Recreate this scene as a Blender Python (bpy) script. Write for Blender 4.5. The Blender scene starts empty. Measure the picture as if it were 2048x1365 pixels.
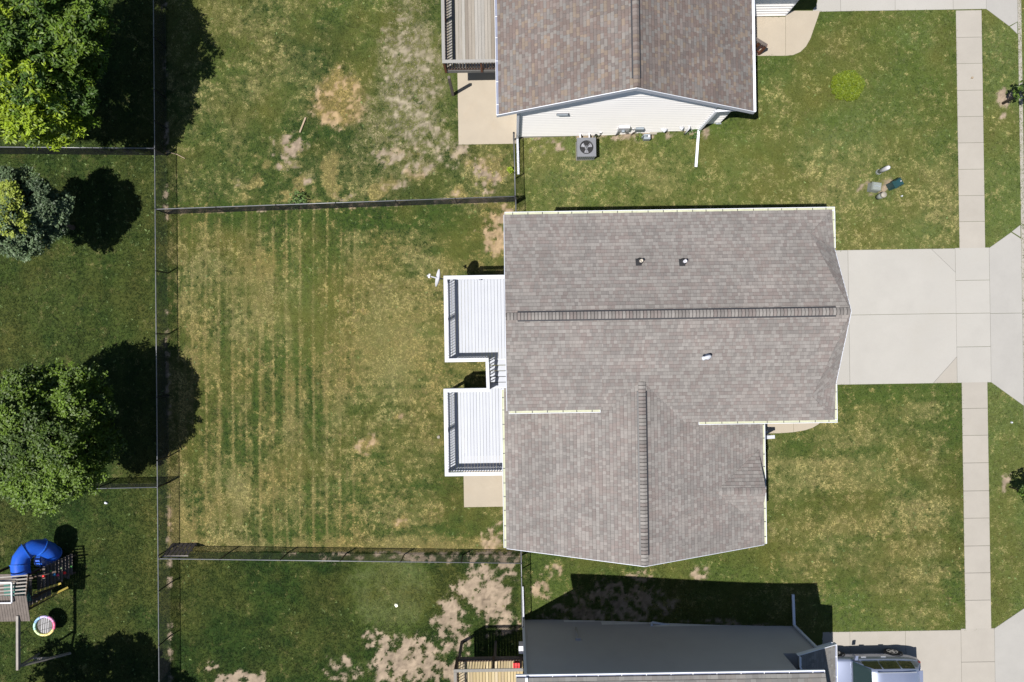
import bpy, math, random
import numpy as np
from mathutils import Vector, Matrix

random.seed(7)
rng = np.random.default_rng(7)
SC = bpy.context.scene
COL = SC.collection

# ------------------------------------------------------------------ camera
H = 33.0            # height of the drone above the back yards
S = .0239           # metres of ground per photo pixel (2048 px wide)
TH = math.radians(.9)
CT, ST = math.cos(TH), math.sin(TH)
cam_d = bpy.data.cameras.new('camera')
cam = bpy.data.objects.new('camera', cam_d)
COL.objects.link(cam)
cam.location = (0, 0, H)
cam.rotation_euler = (0, 0, -TH)
cam_d.sensor_width = 36
cam_d.lens = 36 * H / (2048 * S)
cam_d.clip_end = 2000
SC.camera = cam

# ------------------------------------------------------------------ light
KX, KY = .395, .22                      # shadow travel per metre of height
az = math.atan2(-KX, -KY)
el = math.atan2(1, math.hypot(KX, KY))
W = bpy.data.worlds.new('World')
SC.world = W
W.use_nodes = True
nt = W.node_tree
sky = nt.nodes.new('ShaderNodeTexSky')
sky.sky_type = 'NISHITA'
sky.sun_disc = False
sky.sun_elevation = el
sky.sun_rotation = az % (2 * math.pi)
sky.air_density = 1.0
sky.dust_density = .6
bg = nt.nodes['Background']
bg.inputs['Strength'].default_value = .06
nt.links.new(sky.outputs[0], bg.inputs[0])
sun_d = bpy.data.lights.new('sun', 'SUN')
sun_d.energy = 5.0
sun_d.angle = math.radians(.53)
sun_d.color = (1.0, .955, .89)
sun = bpy.data.objects.new('sun', sun_d)
COL.objects.link(sun)
sun.rotation_euler = Vector((-KX, -KY, 1)).to_track_quat('Z', 'Y').to_euler()
vs = SC.view_settings
vs.view_transform = 'Standard'
vs.look = 'None'
vs.exposure = .95
vs.gamma = 1
vs.use_curve_mapping = False
SC.cycles.max_bounces = 6
SC.cycles.diffuse_bounces = 3
SC.cycles.transparent_max_bounces = 8

# ------------------------------------------------------------------ survey helpers
RISE = 1.2
def gz(x):
    """ground height: back yards at 0, front yards RISE higher (walk-out lots)"""
    t = np.clip((np.asarray(x, float) - .3) / 13.2, 0, 1)
    return RISE * t * t * (3 - 2 * t)
def g1(x): return float(gz(x))
def P(px, py, z=0.0):
    k = 1 - z / H
    u = (px - 1024) * S * k
    v = (682.5 - py) * S * k
    return Vector((u * CT + v * ST, -u * ST + v * CT, z))
def G(px, py, up=0.0):
    z = 0.0
    for _ in range(6):
        p = P(px, py, z)
        z = g1(p.x)
    p = P(px, py, z)
    p.z += up
    return p
def WY(px, py, y):
    """point on the vertical plane y = const that the photo shows at px, py"""
    b = (682.5 - py) * S * CT - (px - 1024) * S * ST
    k = y / b
    return P(px, py, H * (1 - k))
def WX(px, py, x):
    b = (px - 1024) * S * CT + (682.5 - py) * S * ST
    k = x / b
    return P(px, py, H * (1 - k))
def topx(X, Y, Z):
    k = 1 - Z / H
    u = X * CT - Y * ST
    v = X * ST + Y * CT
    return 1024 + u / (S * k), 682.5 - v / (S * k)

# ------------------------------------------------------------------ materials
def mat(name, col, rough=.7, var=.12, scale=6, fine=60, metal=0.0, tone=False, bump=0.0, spec=.3,
        trans=0.0, coat=0.0, stretch=None, fvar=.1, stain=None, k=.5, each=0):
    col = tuple(c * k for c in col)
    if stain: stain = (*stain[:4], tuple(c * k for c in stain[4]))
    m = bpy.data.materials.new(name)
    m.use_nodes = True
    n = m.node_tree.nodes
    l = m.node_tree.links
    b = n['Principled BSDF']
    b.inputs['Roughness'].default_value = rough
    b.inputs['Metallic'].default_value = metal
    b.inputs['Specular IOR Level'].default_value = spec
    if coat:
        b.inputs['Coat Weight'].default_value = coat
        b.inputs['Coat Roughness'].default_value = .05
    geo = n.new('ShaderNodeNewGeometry')
    vec = geo.outputs['Position']
    if stretch:
        mp = n.new('ShaderNodeMapping')
        mp.inputs['Scale'].default_value = stretch
        l.new(vec, mp.inputs['Vector'])
        vec = mp.outputs[0]
    def noise(sc, det=3, ro=.6):
        t = n.new('ShaderNodeTexNoise')
        t.inputs['Scale'].default_value = sc
        t.inputs['Detail'].default_value = det
        t.inputs['Roughness'].default_value = ro
        l.new(vec, t.inputs['Vector'])
        return t.outputs['Fac']
    def rangemap(src, lo, hi):
        r = n.new('ShaderNodeMapRange')
        r.inputs['From Min'].default_value = .25
        r.inputs['From Max'].default_value = .75
        r.inputs['To Min'].default_value = lo
        r.inputs['To Max'].default_value = hi
        l.new(src, r.inputs['Value'])
        return r.outputs[0]
    a = rangemap(noise(scale), 1 - var, 1 + var)
    f = noise(fine, 2)
    c = rangemap(f, 1 - fvar, 1 + fvar)
    mu = n.new('ShaderNodeMath'); mu.operation = 'MULTIPLY'
    l.new(a, mu.inputs[0]); l.new(c, mu.inputs[1])
    if tone:
        at = n.new('ShaderNodeAttribute'); at.attribute_name = 'tone'
        src = at.outputs['Color']
    else:
        rgb = n.new('ShaderNodeRGB'); rgb.outputs[0].default_value = (*col, 1)
        src = rgb.outputs[0]
    if each:
        oi = n.new('ShaderNodeObjectInfo')
        mr = n.new('ShaderNodeMapRange'); mr.inputs['To Min'].default_value = 1 - each; mr.inputs['To Max'].default_value = 1 + each
        m2 = n.new('ShaderNodeMath'); m2.operation = 'MULTIPLY'
        l.new(oi.outputs['Random'], mr.inputs['Value']); l.new(mr.outputs[0], m2.inputs[0]); l.new(mu.outputs[0], m2.inputs[1]); mu = m2
    vm = n.new('ShaderNodeVectorMath'); vm.operation = 'SCALE'
    if tone:
        mk = n.new('ShaderNodeMath'); mk.operation = 'MULTIPLY'; mk.inputs[1].default_value = k
        l.new(mu.outputs[0], mk.inputs[0]); mu = mk
    l.new(src, vm.inputs[0]); l.new(mu.outputs[0], vm.inputs['Scale'])
    out = vm.outputs[0]
    if stain:
        mx = n.new('ShaderNodeMix'); mx.data_type = 'RGBA'
        st = n.new('ShaderNodeMapRange')
        st.inputs['From Min'].default_value = stain[1]; st.inputs['From Max'].default_value = stain[2]
        st.inputs['To Max'].default_value = stain[3]
        l.new(noise(stain[0], 5, .65), st.inputs['Value'])
        l.new(st.outputs[0], mx.inputs[0])
        l.new(out, mx.inputs[6]); mx.inputs[7].default_value = (*stain[4], 1)
        out = mx.outputs[2]
    l.new(out, b.inputs['Base Color'])
    if bump:
        bp = n.new('ShaderNodeBump')
        bp.inputs['Strength'].default_value = 1
        bp.inputs['Distance'].default_value = bump
        l.new(f, bp.inputs['Height']); l.new(bp.outputs[0], b.inputs['Normal'])
    if trans:
        tr = n.new('ShaderNodeBsdfTranslucent')
        sc = n.new('ShaderNodeVectorMath'); sc.operation = 'MULTIPLY'
        sc.inputs[1].default_value = (1.15, 1.2, .55)
        l.new(out, sc.inputs[0]); l.new(sc.outputs[0], tr.inputs['Color'])
        mxs = n.new('ShaderNodeMixShader'); mxs.inputs[0].default_value = trans
        l.new(b.outputs[0], mxs.inputs[1]); l.new(tr.outputs[0], mxs.inputs[2])
        l.new(mxs.outputs[0], n['Material Output'].inputs['Surface'])
    return m

M = dict(
    shingle=mat('asphalt_shingle', (.3, .3, .3), .92, .05, 3, 160, tone=True, fvar=.16, bump=.002, spec=.2),
    felt=mat('roof_deck_felt', (.12, .11, .11), .9),
    lawn=mat('lawn_soil', (.2, .2, .1), .95, .15, 4, 40, tone=True, fvar=.25, bump=.01, spec=.1),
    grass=mat('grass_blade', (.1, .15, .04), .7, .05, 5, 30, tone=True, trans=.3, spec=.2),
    leaf=mat('tree_leaf', (.08, .12, .03), .5, .08, 3, 20, tone=True, trans=.3, spec=.24, k=.85),
    earth=mat('far_ground', (.06, .085, .025), .95, .25, .5, 12, fvar=.3),
    bark=mat('bark', (.16, .12, .09), .9, .2, 6, 40, bump=.01),
    concrete=mat('concrete', (.445, .415, .37), .85, .05, 1.2, 90, fvar=.07, bump=.001, spec=.2, stain=(.8, .55, .75, .25, (.40, .36, .30)), each=.035),
    concrete_new=mat('driveway_concrete', (.475, .46, .43), .85, .05, .9, 90, fvar=.06, bump=.001, spec=.2, stain=(.45, .52, .78, .5, (.40, .38, .34)), each=.035),
    concrete_tan=mat('tan_concrete', (.48, .42, .335), .85, .05, 1.5, 90, fvar=.06, bump=.001, spec=.2, stain=(.9, .55, .8, .3, (.46, .36, .25)), each=.035),
    apron=mat('grey_concrete', (.44, .428, .405), .85, .05, 1, 90, fvar=.07, bump=.001, spec=.2, stain=(1.2, .55, .75, .4, (.38, .37, .35)), each=.035),
    foundation_pale=mat('pale_foundation', (.62, .60, .57), .9, .08, 3, 40, k=1),
    foundation=mat('foundation_concrete', (.44, .43, .41), .9, .08, 3, 40, k=.9),
    white=mat('white_vinyl', (.36, .375, .41), .45, .02, 2, 30, fvar=.02, k=1),
    deck_white=mat('white_deck_board', (.265, .28, .315), .5, .03, 1.5, 40, fvar=.03, k=1, each=.035),
    trim=mat('white_trim', (.52, .54, .59), .5, .03, 2, 30, fvar=.02, k=1),
    fascia=mat('grey_trim', (.36, .38, .43), .6, .03, 2, 30, k=1),
    siding=mat('white_siding', (.84, .82, .805), .5, .02, .8, 40, fvar=.02, k=1),
    siding_grey=mat('grey_siding', (.37, .35, .345), .6, .04, .8, 40, fvar=.03, k=1),
    siding_tan=mat('tan_siding', (.52, .47, .38), .6, .04, .8, 40, fvar=.03),
    gutter_in=mat('gutter_pollen', (.40, .415, .30), .6, .12, 2, 30, fvar=.08, k=0.75),
    gutter_dark=mat('gutter_trough', (.30, .33, .45), .6, .1, 2, 30),
    dark=mat('dark_plastic', (.025, .025, .028), .5, .1, 6, 40, k=1),
    black=mat('black_vinyl', (.012, .012, .014), .38, .1, 6, 40, spec=.5, k=1),
    rail_steel=mat('worn_black_rail', (.22, .23, .25), .35, .2, 6, 40, spec=.6),
    wood_grey=mat('weathered_wood', (.3, .3, .3), .85, .12, 3, 50, tone=True, stretch=(9, .5, 4), fvar=.2, bump=.003, each=.035),
    wood_new=mat('pine_board', (.5, .4, .2), .7, .1, 3, 50, tone=True, stretch=(9, .5, 4), fvar=.12, bump=.002, each=.035),
    wood_dark=mat('stained_wood', (.055, .035, .025), .7, .2, 5, 40, fvar=.15, k=1),
    wood_brown=mat('grey_brown_wood', (.12, .10, .088), .8, .2, 5, 40, fvar=.2, k=.72),
    wood_red=mat('red_brown_wood', (.20, .075, .04), .7, .2, 5, 40),
    beam=mat('swing_beam_wood', (.38, .35, .32), .8, .15, 3, 40, fvar=.15),
    wood_tan=mat('dry_stick_wood', (.46, .36, .25), .9, .15, 5, 40),
    yellow=mat('yellow_rail_wood', (.40, .31, .06), .7, .15, 5, 40, k=0.8),
    blue=mat('blue_slide_plastic', (.012, .095, .55), .35, .06, 2, 30, spec=.5, k=0.7),
    blue_edge=mat('blue_slide_flange', (.02, .13, .6), .35, .06, 2, 30, spec=.5, k=0.7),
    green=mat('green_utility_paint', (.02, .075, .085), .4, .06, 5, 30, spec=.5),
    grey_paint=mat('grey_utility_paint', (.30, .33, .31), .5, .08, 5, 30),
    beige=mat('beige_plastic', (.40, .37, .31), .6, .08, 5, 30),
    pale=mat('pale_plastic', (.40, .40, .43), .5, .05, 5, 30, k=1),
    ac=mat('air_conditioner_steel', (.20, .21, .24), .5, .05, 5, 30, spec=.5),
    ac_fan=mat('fan_blade_metal', (.36, .37, .42), .45, .05, 5, 30),
    meter=mat('meter_enamel', (.34, .39, .44), .45, .06, 5, 30),
    red=mat('red_plastic', (.55, .015, .02), .45, .1, 5, 30, k=0.8),
    teal=mat('teal_canvas', (.03, .16, .13), .7, .1, 5, 30),
    rubber=mat('tyre_rubber', (.014, .014, .015), .8, .1, 5, 30, k=1),
    alloy=mat('alloy_rim', (.55, .56, .58), .35, .03, 5, 30, metal=.85, k=1),
    paint=mat('silver_blue_paint', (.27, .305, .42), .32, .02, 3, 200, metal=.55, coat=.8, fvar=.03, spec=.5, k=0.8),
    glass=mat('tinted_glass', (.012, .016, .016), .06, .0, 3, 30, spec=.9, coat=1.0, fvar=0, k=1),
    screen=mat('windscreen_glass', (.012, .022, .024), .10, .0, 3, 30, spec=.5, coat=.3, fvar=0, k=1),
    lamp=mat('tail_lamp', (.35, .02, .02), .25, .05, 3, 30, spec=.6),
    pipe=mat('vent_pipe_pvc', (.66, .60, .52), .5, .05, 5, 30),
    boot=mat('vent_boot_rubber', (.02, .02, .022), .6, .05, 5, 30, k=1),
    asphalt=mat('street_concrete', (.40, .37, .34), .9, .08, 1.5, 60, fvar=.1),
    paper=mat('pale_scrap', (.70, .70, .55), .8, .1, 20, 60, k=1),
    flower=mat('tone_plastic', (.5, .5, .5), .5, .03, 5, 30, tone=True, k=0.8),
)

# ------------------------------------------------------------------ object helpers
ORG = {}
def thing(name, label, cat, loc=(0, 0, 0), group=None, kind=None):
    o = bpy.data.objects.new(name, None)
    o.empty_display_size = .3
    COL.objects.link(o)
    o.location = loc
    ORG[o] = Vector(loc)
    if label: o['label'] = label
    if cat: o['category'] = cat
    if group: o['group'] = group
    if kind: o['kind'] = kind
    return o
def link(o, parent, loc=(0, 0, 0)):
    COL.objects.link(o)
    w = Vector(loc)
    ORG[o] = w
    if parent is not None:
        o.parent = parent
        o.location = w - ORG[parent]
    else:
        o.location = w
    return o
def inst(name, me, loc, parent, rot=None, scale=None):
    o = bpy.data.objects.new(name, me)
    if rot is not None: o.rotation_euler = rot
    if scale is not None: o.scale = scale
    return link(o, parent, loc)
def tag(o, label, cat, group=None, kind=None):
    if label: o['label'] = label
    if cat: o['category'] = cat
    if group: o['group'] = group
    if kind: o['kind'] = kind
    return o

class MB:
    def __init__(s):
        s.v = []; s.f = []; s.t = []
    def poly(s, pts, tone=(1, 1, 1)):
        i = len(s.v)
        s.v += [tuple(p) for p in pts]
        s.f.append(list(range(i, i + len(pts)))); s.t.append(tone)
        return s
    def hexa(s, a, b, tone=(1, 1, 1)):
        """a, b: two loops of the same length, joined and capped"""
        i = len(s.v); n = len(a)
        s.v += [tuple(p) for p in a] + [tuple(p) for p in b]
        s.f.append([i + k for k in range(n)][::-1]); s.f.append([i + n + k for k in range(n)])
        for k in range(n):
            j = (k + 1) % n
            s.f.append([i + k, i + j, i + n + j, i + n + k])
        s.t += [tone] * (n + 2)
        return s
    def box(s, x0, x1, y0, y1, z0, z1, tone=(1, 1, 1)):
        return s.hexa([(x0, y0, z0), (x1, y0, z0), (x1, y1, z0), (x0, y1, z0)],
                      [(x0, y0, z1), (x1, y0, z1), (x1, y1, z1), (x0, y1, z1)], tone)
    def prism(s, pts, z0, z1, tone=(1, 1, 1)):
        a = [(p[0], p[1], z0) for p in pts]; b = [(p[0], p[1], z1) for p in pts]
        ar = sum(pts[i][0] * pts[(i + 1) % len(pts)][1] - pts[(i + 1) % len(pts)][0] * pts[i][1] for i in range(len(pts)))
        if ar < 0: a.reverse(); b.reverse()
        return s.hexa(a, b, tone)
    def beam(s, p0, p1, w, h, tone=(1, 1, 1), up=(0, 0, 1)):
        p0 = Vector(p0); p1 = Vector(p1); d = (p1 - p0).normalized()
        up = Vector(up)
        if abs(d.dot(up)) > .98: up = Vector((0, 1, 0))
        r = d.cross(up).normalized(); q = r.cross(d).normalized()
        o = [(-w / 2, -h / 2), (w / 2, -h / 2), (w / 2, h / 2), (-w / 2, h / 2)]
        return s.hexa([p0 + r * a + q * b for a, b in o], [p1 + r * a + q * b for a, b in o], tone)
    def tube(s, pts, rad, n=8, tone=(1, 1, 1), cap=True):
        pts = [Vector(p) for p in pts]
        if not hasattr(rad, '__len__'): rad = [rad] * len(pts)
        base = len(s.v); ref = None
        for k, p in enumerate(pts):
            d = (pts[min(k + 1, len(pts) - 1)] - pts[max(k - 1, 0)]).normalized()
            if ref is None:
                ref = Vector((0, 0, 1)) if abs(d.z) < .9 else Vector((1, 0, 0))
            r = (ref - d * ref.dot(d)).normalized(); ref = r; q = d.cross(r)
            for j in range(n):
                a = 2 * math.pi * j / n
                s.v.append(tuple(p + (r * math.cos(a) + q * math.sin(a)) * rad[k]))
        for k in range(len(pts) - 1):
            for j in range(n):
                j2 = (j + 1) % n
                s.f.append([base + k * n + j, base + k * n + j2, base + (k + 1) * n + j2, base + (k + 1) * n + j]); s.t.append(tone)
        if cap:
            s.f.append([base + j for j in range(n)][::-1]); s.t.append(tone)
            e = base + (len(pts) - 1) * n
            s.f.append([e + j for j in range(n)]); s.t.append(tone)
        return s
    def mesh(s, name, m, tone=False, smooth=False):
        me = bpy.data.meshes.new(name)
        me.from_pydata(s.v, [], s.f)
        if tone:
            a = me.attributes.new('tone', 'FLOAT_COLOR', 'FACE')
            a.data.foreach_set('color', np.array([(*t, 1) for t in s.t], np.float32).ravel())
        me.materials.append(m)
        if smooth: me.polygons.foreach_set('use_smooth', [True] * len(me.polygons))
        me.update()
        return me
    def build(s, name, m, parent=None, tone=False, smooth=False, kind=None, label=None):
        o = bpy.data.objects.new(name, s.mesh(name, m, tone, smooth))
        if kind: o['kind'] = kind
        if label: o['label'] = label
        return link(o, parent)

def lathe(mb, prof, c, n=16, tone=(1, 1, 1)):
    """prof: (radius, z) list, round a vertical axis at c"""
    i = len(mb.v)
    for r, z in prof:
        for j in range(n):
            a = 2 * math.pi * j / n
            mb.v.append((c[0] + r * math.cos(a), c[1] + r * math.sin(a), c[2] + z))
    for k in range(len(prof) - 1):
        for j in range(n):
            j2 = (j + 1) % n
            mb.f.append([i + k * n + j, i + k * n + j2, i + (k + 1) * n + j2, i + (k + 1) * n + j]); mb.t.append(tone)
    mb.f.append([i + j for j in range(n)][::-1]); mb.t.append(tone)
    e = i + (len(prof) - 1) * n
    mb.f.append([e + j for j in range(n)]); mb.t.append(tone)
    return mb

def mesh_np(name, V, F, tone, m, dom='FACE'):
    me = bpy.data.meshes.new(name)
    nv = len(V); nf, k = F.shape
    me.vertices.add(nv); me.vertices.foreach_set('co', np.ascontiguousarray(V, np.float32).ravel())
    me.loops.add(nf * k); me.loops.foreach_set('vertex_index', np.ascontiguousarray(F, np.int32).ravel())
    me.polygons.add(nf); me.polygons.foreach_set('loop_start', np.arange(0, nf * k, k, dtype=np.int32))
    me.update(calc_edges=True)
    a = me.attributes.new('tone', 'FLOAT_COLOR', dom)
    t = np.ones((nf if dom == 'FACE' else nv, 4), np.float32); t[:, :3] = tone
    a.data.foreach_set('color', t.ravel())
    me.materials.append(m)
    return me

# ------------------------------------------------------------------ noise
def vnoise(x, y, size, seed):
    r = np.random.default_rng(seed).random((256, 256))
    gx = np.asarray(x) / size + 1000.37; gy = np.asarray(y) / size + 1000.71
    ix = np.floor(gx).astype(int); iy = np.floor(gy).astype(int)
    fx = gx - ix; fy = gy - iy
    fx = fx * fx * (3 - 2 * fx); fy = fy * fy * (3 - 2 * fy)
    a = r[ix % 256, iy % 256]; b = r[(ix + 1) % 256, iy % 256]
    c = r[ix % 256, (iy + 1) % 256]; d = r[(ix + 1) % 256, (iy + 1) % 256]
    return (a * (1 - fx) + b * fx) * (1 - fy) + (c * (1 - fx) + d * fx) * fy
def fbm(x, y, size, seed, o=4):
    t = 0; w = 0; a = 1.0
    for k in range(o):
        t = t + a * vnoise(x, y, size / 2 ** k, seed + k); w += a; a *= .6
        x, y = .8 * x - .6 * y + 3.1, .6 * x + .8 * y - 1.7
    return t / w
def sstep(a, b, x):
    t = np.clip((x - a) / (b - a), 0, 1)
    return t * t * (3 - 2 * t)

# ------------------------------------------------------------------ lawn: what grows where
def lawn_fields(X, Y):
    """dry = straw share, dirt = bare share, hue = dark 0 .. light 1, orange tint, pale thatch"""
    px, py = topx(X, Y, gz(X))
    n1 = fbm(X, Y, 2.6, 11); n2 = fbm(X, Y, .9, 21); n3 = fbm(X, Y, .35, 31, 3); nb = fbm(X, Y, 6, 41, 3)
    wx = px + 46 * (fbm(X, Y, 1.5, 51) - .5) + 22 * (n3 - .5); wy = py + 46 * (fbm(X, Y, 1.5, 61) - .5) + 22 * (fbm(X, Y, .35, 71, 3) - .5)
    def blob(cx, cy, rx, ry, soft=.75):
        d = np.sqrt(((wx - cx) / rx) ** 2 + ((wy - cy) / ry) ** 2)
        return 1 - sstep(1 - soft, 1 + soft * .35, d)
    one = np.ones_like(px)
    dry = .06 * one; dirt = 0 * one; hue = .15 * one; orange = 0 * one; pale = 0 * one
    left = px < 335
    dry = np.where(left, .05 + .22 * np.clip(n1 - .45, 0, 1), dry)
    hue = np.where(left, .12 + .35 * (n1 - .35) + .35 * (n3 - .5) + .10 * np.sin(px / 9), hue)
    hue = np.where(left & (py > 480) & (py < 720), hue + .14, hue)
    # neighbours' back yard at the top
    tb = (px >= 335) & (px < 1036) & (py < 412)
    dry = np.where(tb, .16 + 1.2 * np.clip(n1 - .42, 0, 1), dry)
    hue = np.where(tb, .24 + 1.3 * (nb - .45) + .45 * (n2 - .5) + .4 * (n3 - .5), hue)
    def up(a, b, k): return np.where(tb, np.maximum(a, b * k), a)
    dry = up(dry, blob(505, 165, 48, 60), .62); dry = up(dry, blob(470, 280, 40, 70), .45)
    b = blob(682, 200, 60, 66, .5); dry = up(dry, b, .96); orange = up(orange, b, .95); dirt = up(dirt, b, .34)
    b = blob(585, 288, 40, 26); dirt = up(dirt, b, .75); dry = up(dry, b, .8)
    b = blob(825, 170, 90, 210, .6); pale = up(pale, b, .9); dry = up(dry, b, .74); dirt = up(dirt, b, .22)
    b = blob(870, 290, 80, 70); pale = up(pale, b, .7); dirt = up(dirt, b, .42); dry = up(dry, b, .6)
    b = np.where(tb, sstep(285, 325, wy) * sstep(440, 520, wx) * sstep(.53, .62, fbm(X, Y, .7, 201, 3)), 0); dry = np.maximum(dry, .95 * b); orange = np.maximum(orange, .45 * b); dirt = np.maximum(dirt, .22 * b * sstep(700, 800, wx))
    b = blob(760, 250, 75, 110); pale = up(pale, b, .5); dry = up(dry, b, .62)
    b = blob(470, 200, 70, 120); dry = up(dry, b, .42)
    for c in ((780, 320, 34, 22), (840, 345, 30, 26), (690, 388, 32, 14), (575, 325, 40, 14), (810, 370, 20, 12), (480, 370, 22, 12), (960, 345, 60, 40), (920, 300, 40, 26), (605, 360, 30, 16)):
        b = blob(*c); dry = up(dry, b, .9); dirt = up(dirt, b, .62 if c[0] > 770 else .3)
    b = np.where(tb, blob(650, 110, 60, 120) * .25, 0); hue = hue - b
    dry = np.where(tb, dry * (1 - .75 * blob(640, 270, 70, 36)) , dry)
    dry = np.where(tb & (dry < .5), dry * (1 - .7 * blob(430, 90, 90, 70)), dry)
    # the house's own back yard
    mb = (px >= 335) & (px < 1036) & (py >= 405) & (py < 1104)
    sx_n = .45 * fbm(X, Y * .12, .5, 151, 1) + .55 * (.5 + .9 * (vnoise(X, Y * .09, .13, 155) - .5)); sy_n = .45 * fbm(X * .15, Y, .5, 161, 1) + .55 * (.5 + .9 * (vnoise(X * .09, Y, .13, 165) - .5))
    d = .46 + 1.0 * (n1 - .5) + .4 * (n2 - .5)
    d = d + np.where(px < 730, (.10 * np.sin(px * 2 * math.pi / 21.5 + 5 * (nb - .5)) * (.2 + n2) + 1.15 * (sx_n - .5) - .10 + 1.05 * sstep(.86, .97, np.sin(px * 2 * math.pi / 27 + 2 * (nb - .5) + .02 * (n2 - .5))) * (sx_n + .2)) * sstep(790, 640, px), 0)
    d = d + np.where(px > 700, .8 * (sy_n - .5), 0)
    d = d + .30 * blob(790, 650, 150, 170) + .22 * blob(430, 560, 100, 150) + .2 * blob(560, 950, 140, 100) + .22 * blob(850, 830, 90, 110)
    d = d - .40 * sstep(475, 425, wy) * sstep(960, 850, wx) - .45 * blob(930, 1050, 75, 60) - .32 * blob(905, 935, 45, 75) - .35 * blob(880, 470, 90, 60) - .25 * blob(640, 560, 60, 150)
    d = d + .55 * sstep(1070, 1088, wy) + .4 * sstep(400, 365, wx) * sstep(470, 520, py) * (n2 * 1.6 - .3)
    dry = np.where(mb, np.clip(d, .03, .92), dry)
    hue = np.where(mb, .24 + .45 * (nb - .4) + .3 * blob(590, 600, 110, 140) + .3 * blob(800, 680, 110, 90), hue)
    orange = np.where(mb, np.clip(.25 + 1.4 * (fbm(X, Y, 1.8, 81) - .42), 0, .9), orange)
    def upm(a, b, k): return np.where(mb, np.maximum(a, b * k), a)
    b = blob(990, 478, 38, 46, .5); dirt = upm(dirt, b, .85)
    b = blob(1005, 425, 26, 30); dirt = upm(dirt, b, .7)
    b = blob(985, 1075, 30, 40); dirt = upm(dirt, b, .55)
    for c in ((720, 628, 30, 8), (655, 698, 22, 8), (735, 890, 24, 22), (700, 660, 16, 10), (800, 835, 14, 16), (805, 1050, 36, 26)):
        b = blob(*c); dry = upm(dry, b, .95); dirt = upm(dirt, b, .3); orange = upm(orange, b, .8)
    # yard below
    bb = (px >= 335) & (px < 1046) & (py >= 1104)
    dry = np.where(bb, .03 + .25 * np.clip(n1 - .5, 0, 1), dry)
    hue = np.where(bb, .12 + .3 * (nb - .45) + .7 * (n3 - .5) + .6 * (n2 - .5) + .75 * blob(775, 1180, 95, 95, .4), hue)
    def upb(a, b, k): return np.where(bb, np.maximum(a, b * k), a)
    for c, k in (((985, 1195, 46, 75, .6), .98), ((930, 1180, 40, 22), .8), ((815, 1320, 78, 60, .7), .95), ((900, 1245, 34, 60), .85), ((1010, 1140, 30, 34), .9),
                 ((485, 1366, 52, 22, .3), 1.0), ((760, 1280, 50, 26), .6), ((870, 1340, 26, 36), .7), ((955, 1140, 36, 24), .55), ((428, 1334, 12, 8), .8), ((1010, 1240, 40, 30), .95), ((690, 1340, 40, 26), .55), ((900, 1345, 30, 30), .9), ((930, 1290, 22, 40), .75)):
        b = blob(*c); dirt = upb(dirt, b, k)
    b = np.where(bb, sstep(1130, 1116, wy) * sstep(560, 700, wx), 0); dirt = np.maximum(dirt, .45 * b)
    # front yards
    ft = (px >= 1036) & (px < 1945) & (py < 640)
    dry = np.where(ft, .04 + 1.0 * np.clip(n1 - .44, 0, 1) + .32 * sstep(250, 340, wy) * (n2 * 1.5) + .2 * blob(1680, 90, 60, 50), dry)
    hue = np.where(ft, .74 + .8 * (nb - .45) + .25 * (n2 - .5) - .12 * sstep(300, 420, py) - .15 * sstep(1860, 1915, px), hue)
    b = blob(1100, 300, 46, 18); dirt = np.where(ft, np.maximum(dirt, .35 * b), dirt)
    b = blob(1758, 372, 34, 24); dirt = np.where(ft, np.maximum(dirt, .62 * b), dirt); dry = np.where(ft, np.maximum(dry, .8 * b), dry)
    dirt = np.where(ft & (px < 1420), np.maximum(dirt, .55 * sstep(286, 272, wy)), dirt)
    fb = (px >= 1036) & (px < 1945) & (py >= 640)
    d = .50 + .45 * (n1 - .5) + .3 * (n2 - .5) + .8 * (fbm(X * .12, Y, .5, 211, 2) - .5) - .45 * sstep(1860, 1915, wx) - .4 * sstep(815, 780, wy) - .3 * sstep(1120, 1250, wy) + .1 * np.sin(py * 2 * math.pi / 23) * n2
    d = d - .35 * blob(1600, 880, 60, 40)
    dry = np.where(fb, np.clip(d, .06, .9), dry)
    hue = np.where(fb, .34 + .5 * (nb - .45) + .2 * sstep(1150, 1200, py), hue)
    orange = np.where(fb, np.clip(.2 + (fbm(X, Y, 1.8, 81) - .5), 0, .7), orange)
    st = fb & (px < 1560) & (py > 1085)
    dry = np.where(st, .10 + .5 * np.clip(n1 - .45, 0, 1), dry)
    for c, k in (((1085, 1180, 26, 30), .8), ((1290, 1150, 34, 14), .85), ((1120, 1140, 40, 16), .5), ((1400, 1150, 50, 14), .45), ((1250, 1200, 120, 40), .6), ((1180, 1230, 120, 22), .7), ((1480, 1245, 140, 10), .5), ((1240, 1195, 30, 34), .8)):
        b = blob(*c); dirt = np.where(st, np.maximum(dirt, k * b), dirt)
    es = px >= 1945
    dry = np.where(es, .08 + .6 * np.clip(n1 - .48, 0, 1), dry)
    hue = np.where(es, .72 + .4 * (nb - .45), hue)
    for c in ((2003, 195, 18, 26), (2012, 232, 6, 8), (2012, 965, 15, 26)):
        b = blob(*c); dirt = np.where(es, np.maximum(dirt, .7 * b), dirt)
    # worn lines under the fences
    fl = np.abs(px - (332 + (py - 300) * .008) - 5 * (n2 - .5))
    b = (1 - sstep(2.5, 8, fl)) * sstep(.38, .55, fbm(X, Y, 1.6, 91)) ; dirt = np.maximum(dirt, .42 * b)
    yl = 425 - (px - 330) * .037
    b = np.where((px > 335) & (px < 1010), 1 - sstep(3, 8, np.abs(py - yl - 4 * (n2 - .5))), 0); dirt = np.maximum(dirt, .42 * b)
    yl = 1104 + (px - 330) * .014
    b = np.where((px > 335) & (px < 1040), 1 - sstep(3, 9, np.abs(py - yl - 4 * (n2 - .5))), 0); dirt = np.maximum(dirt, .24 * b * sstep(500, 620, px))
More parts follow.
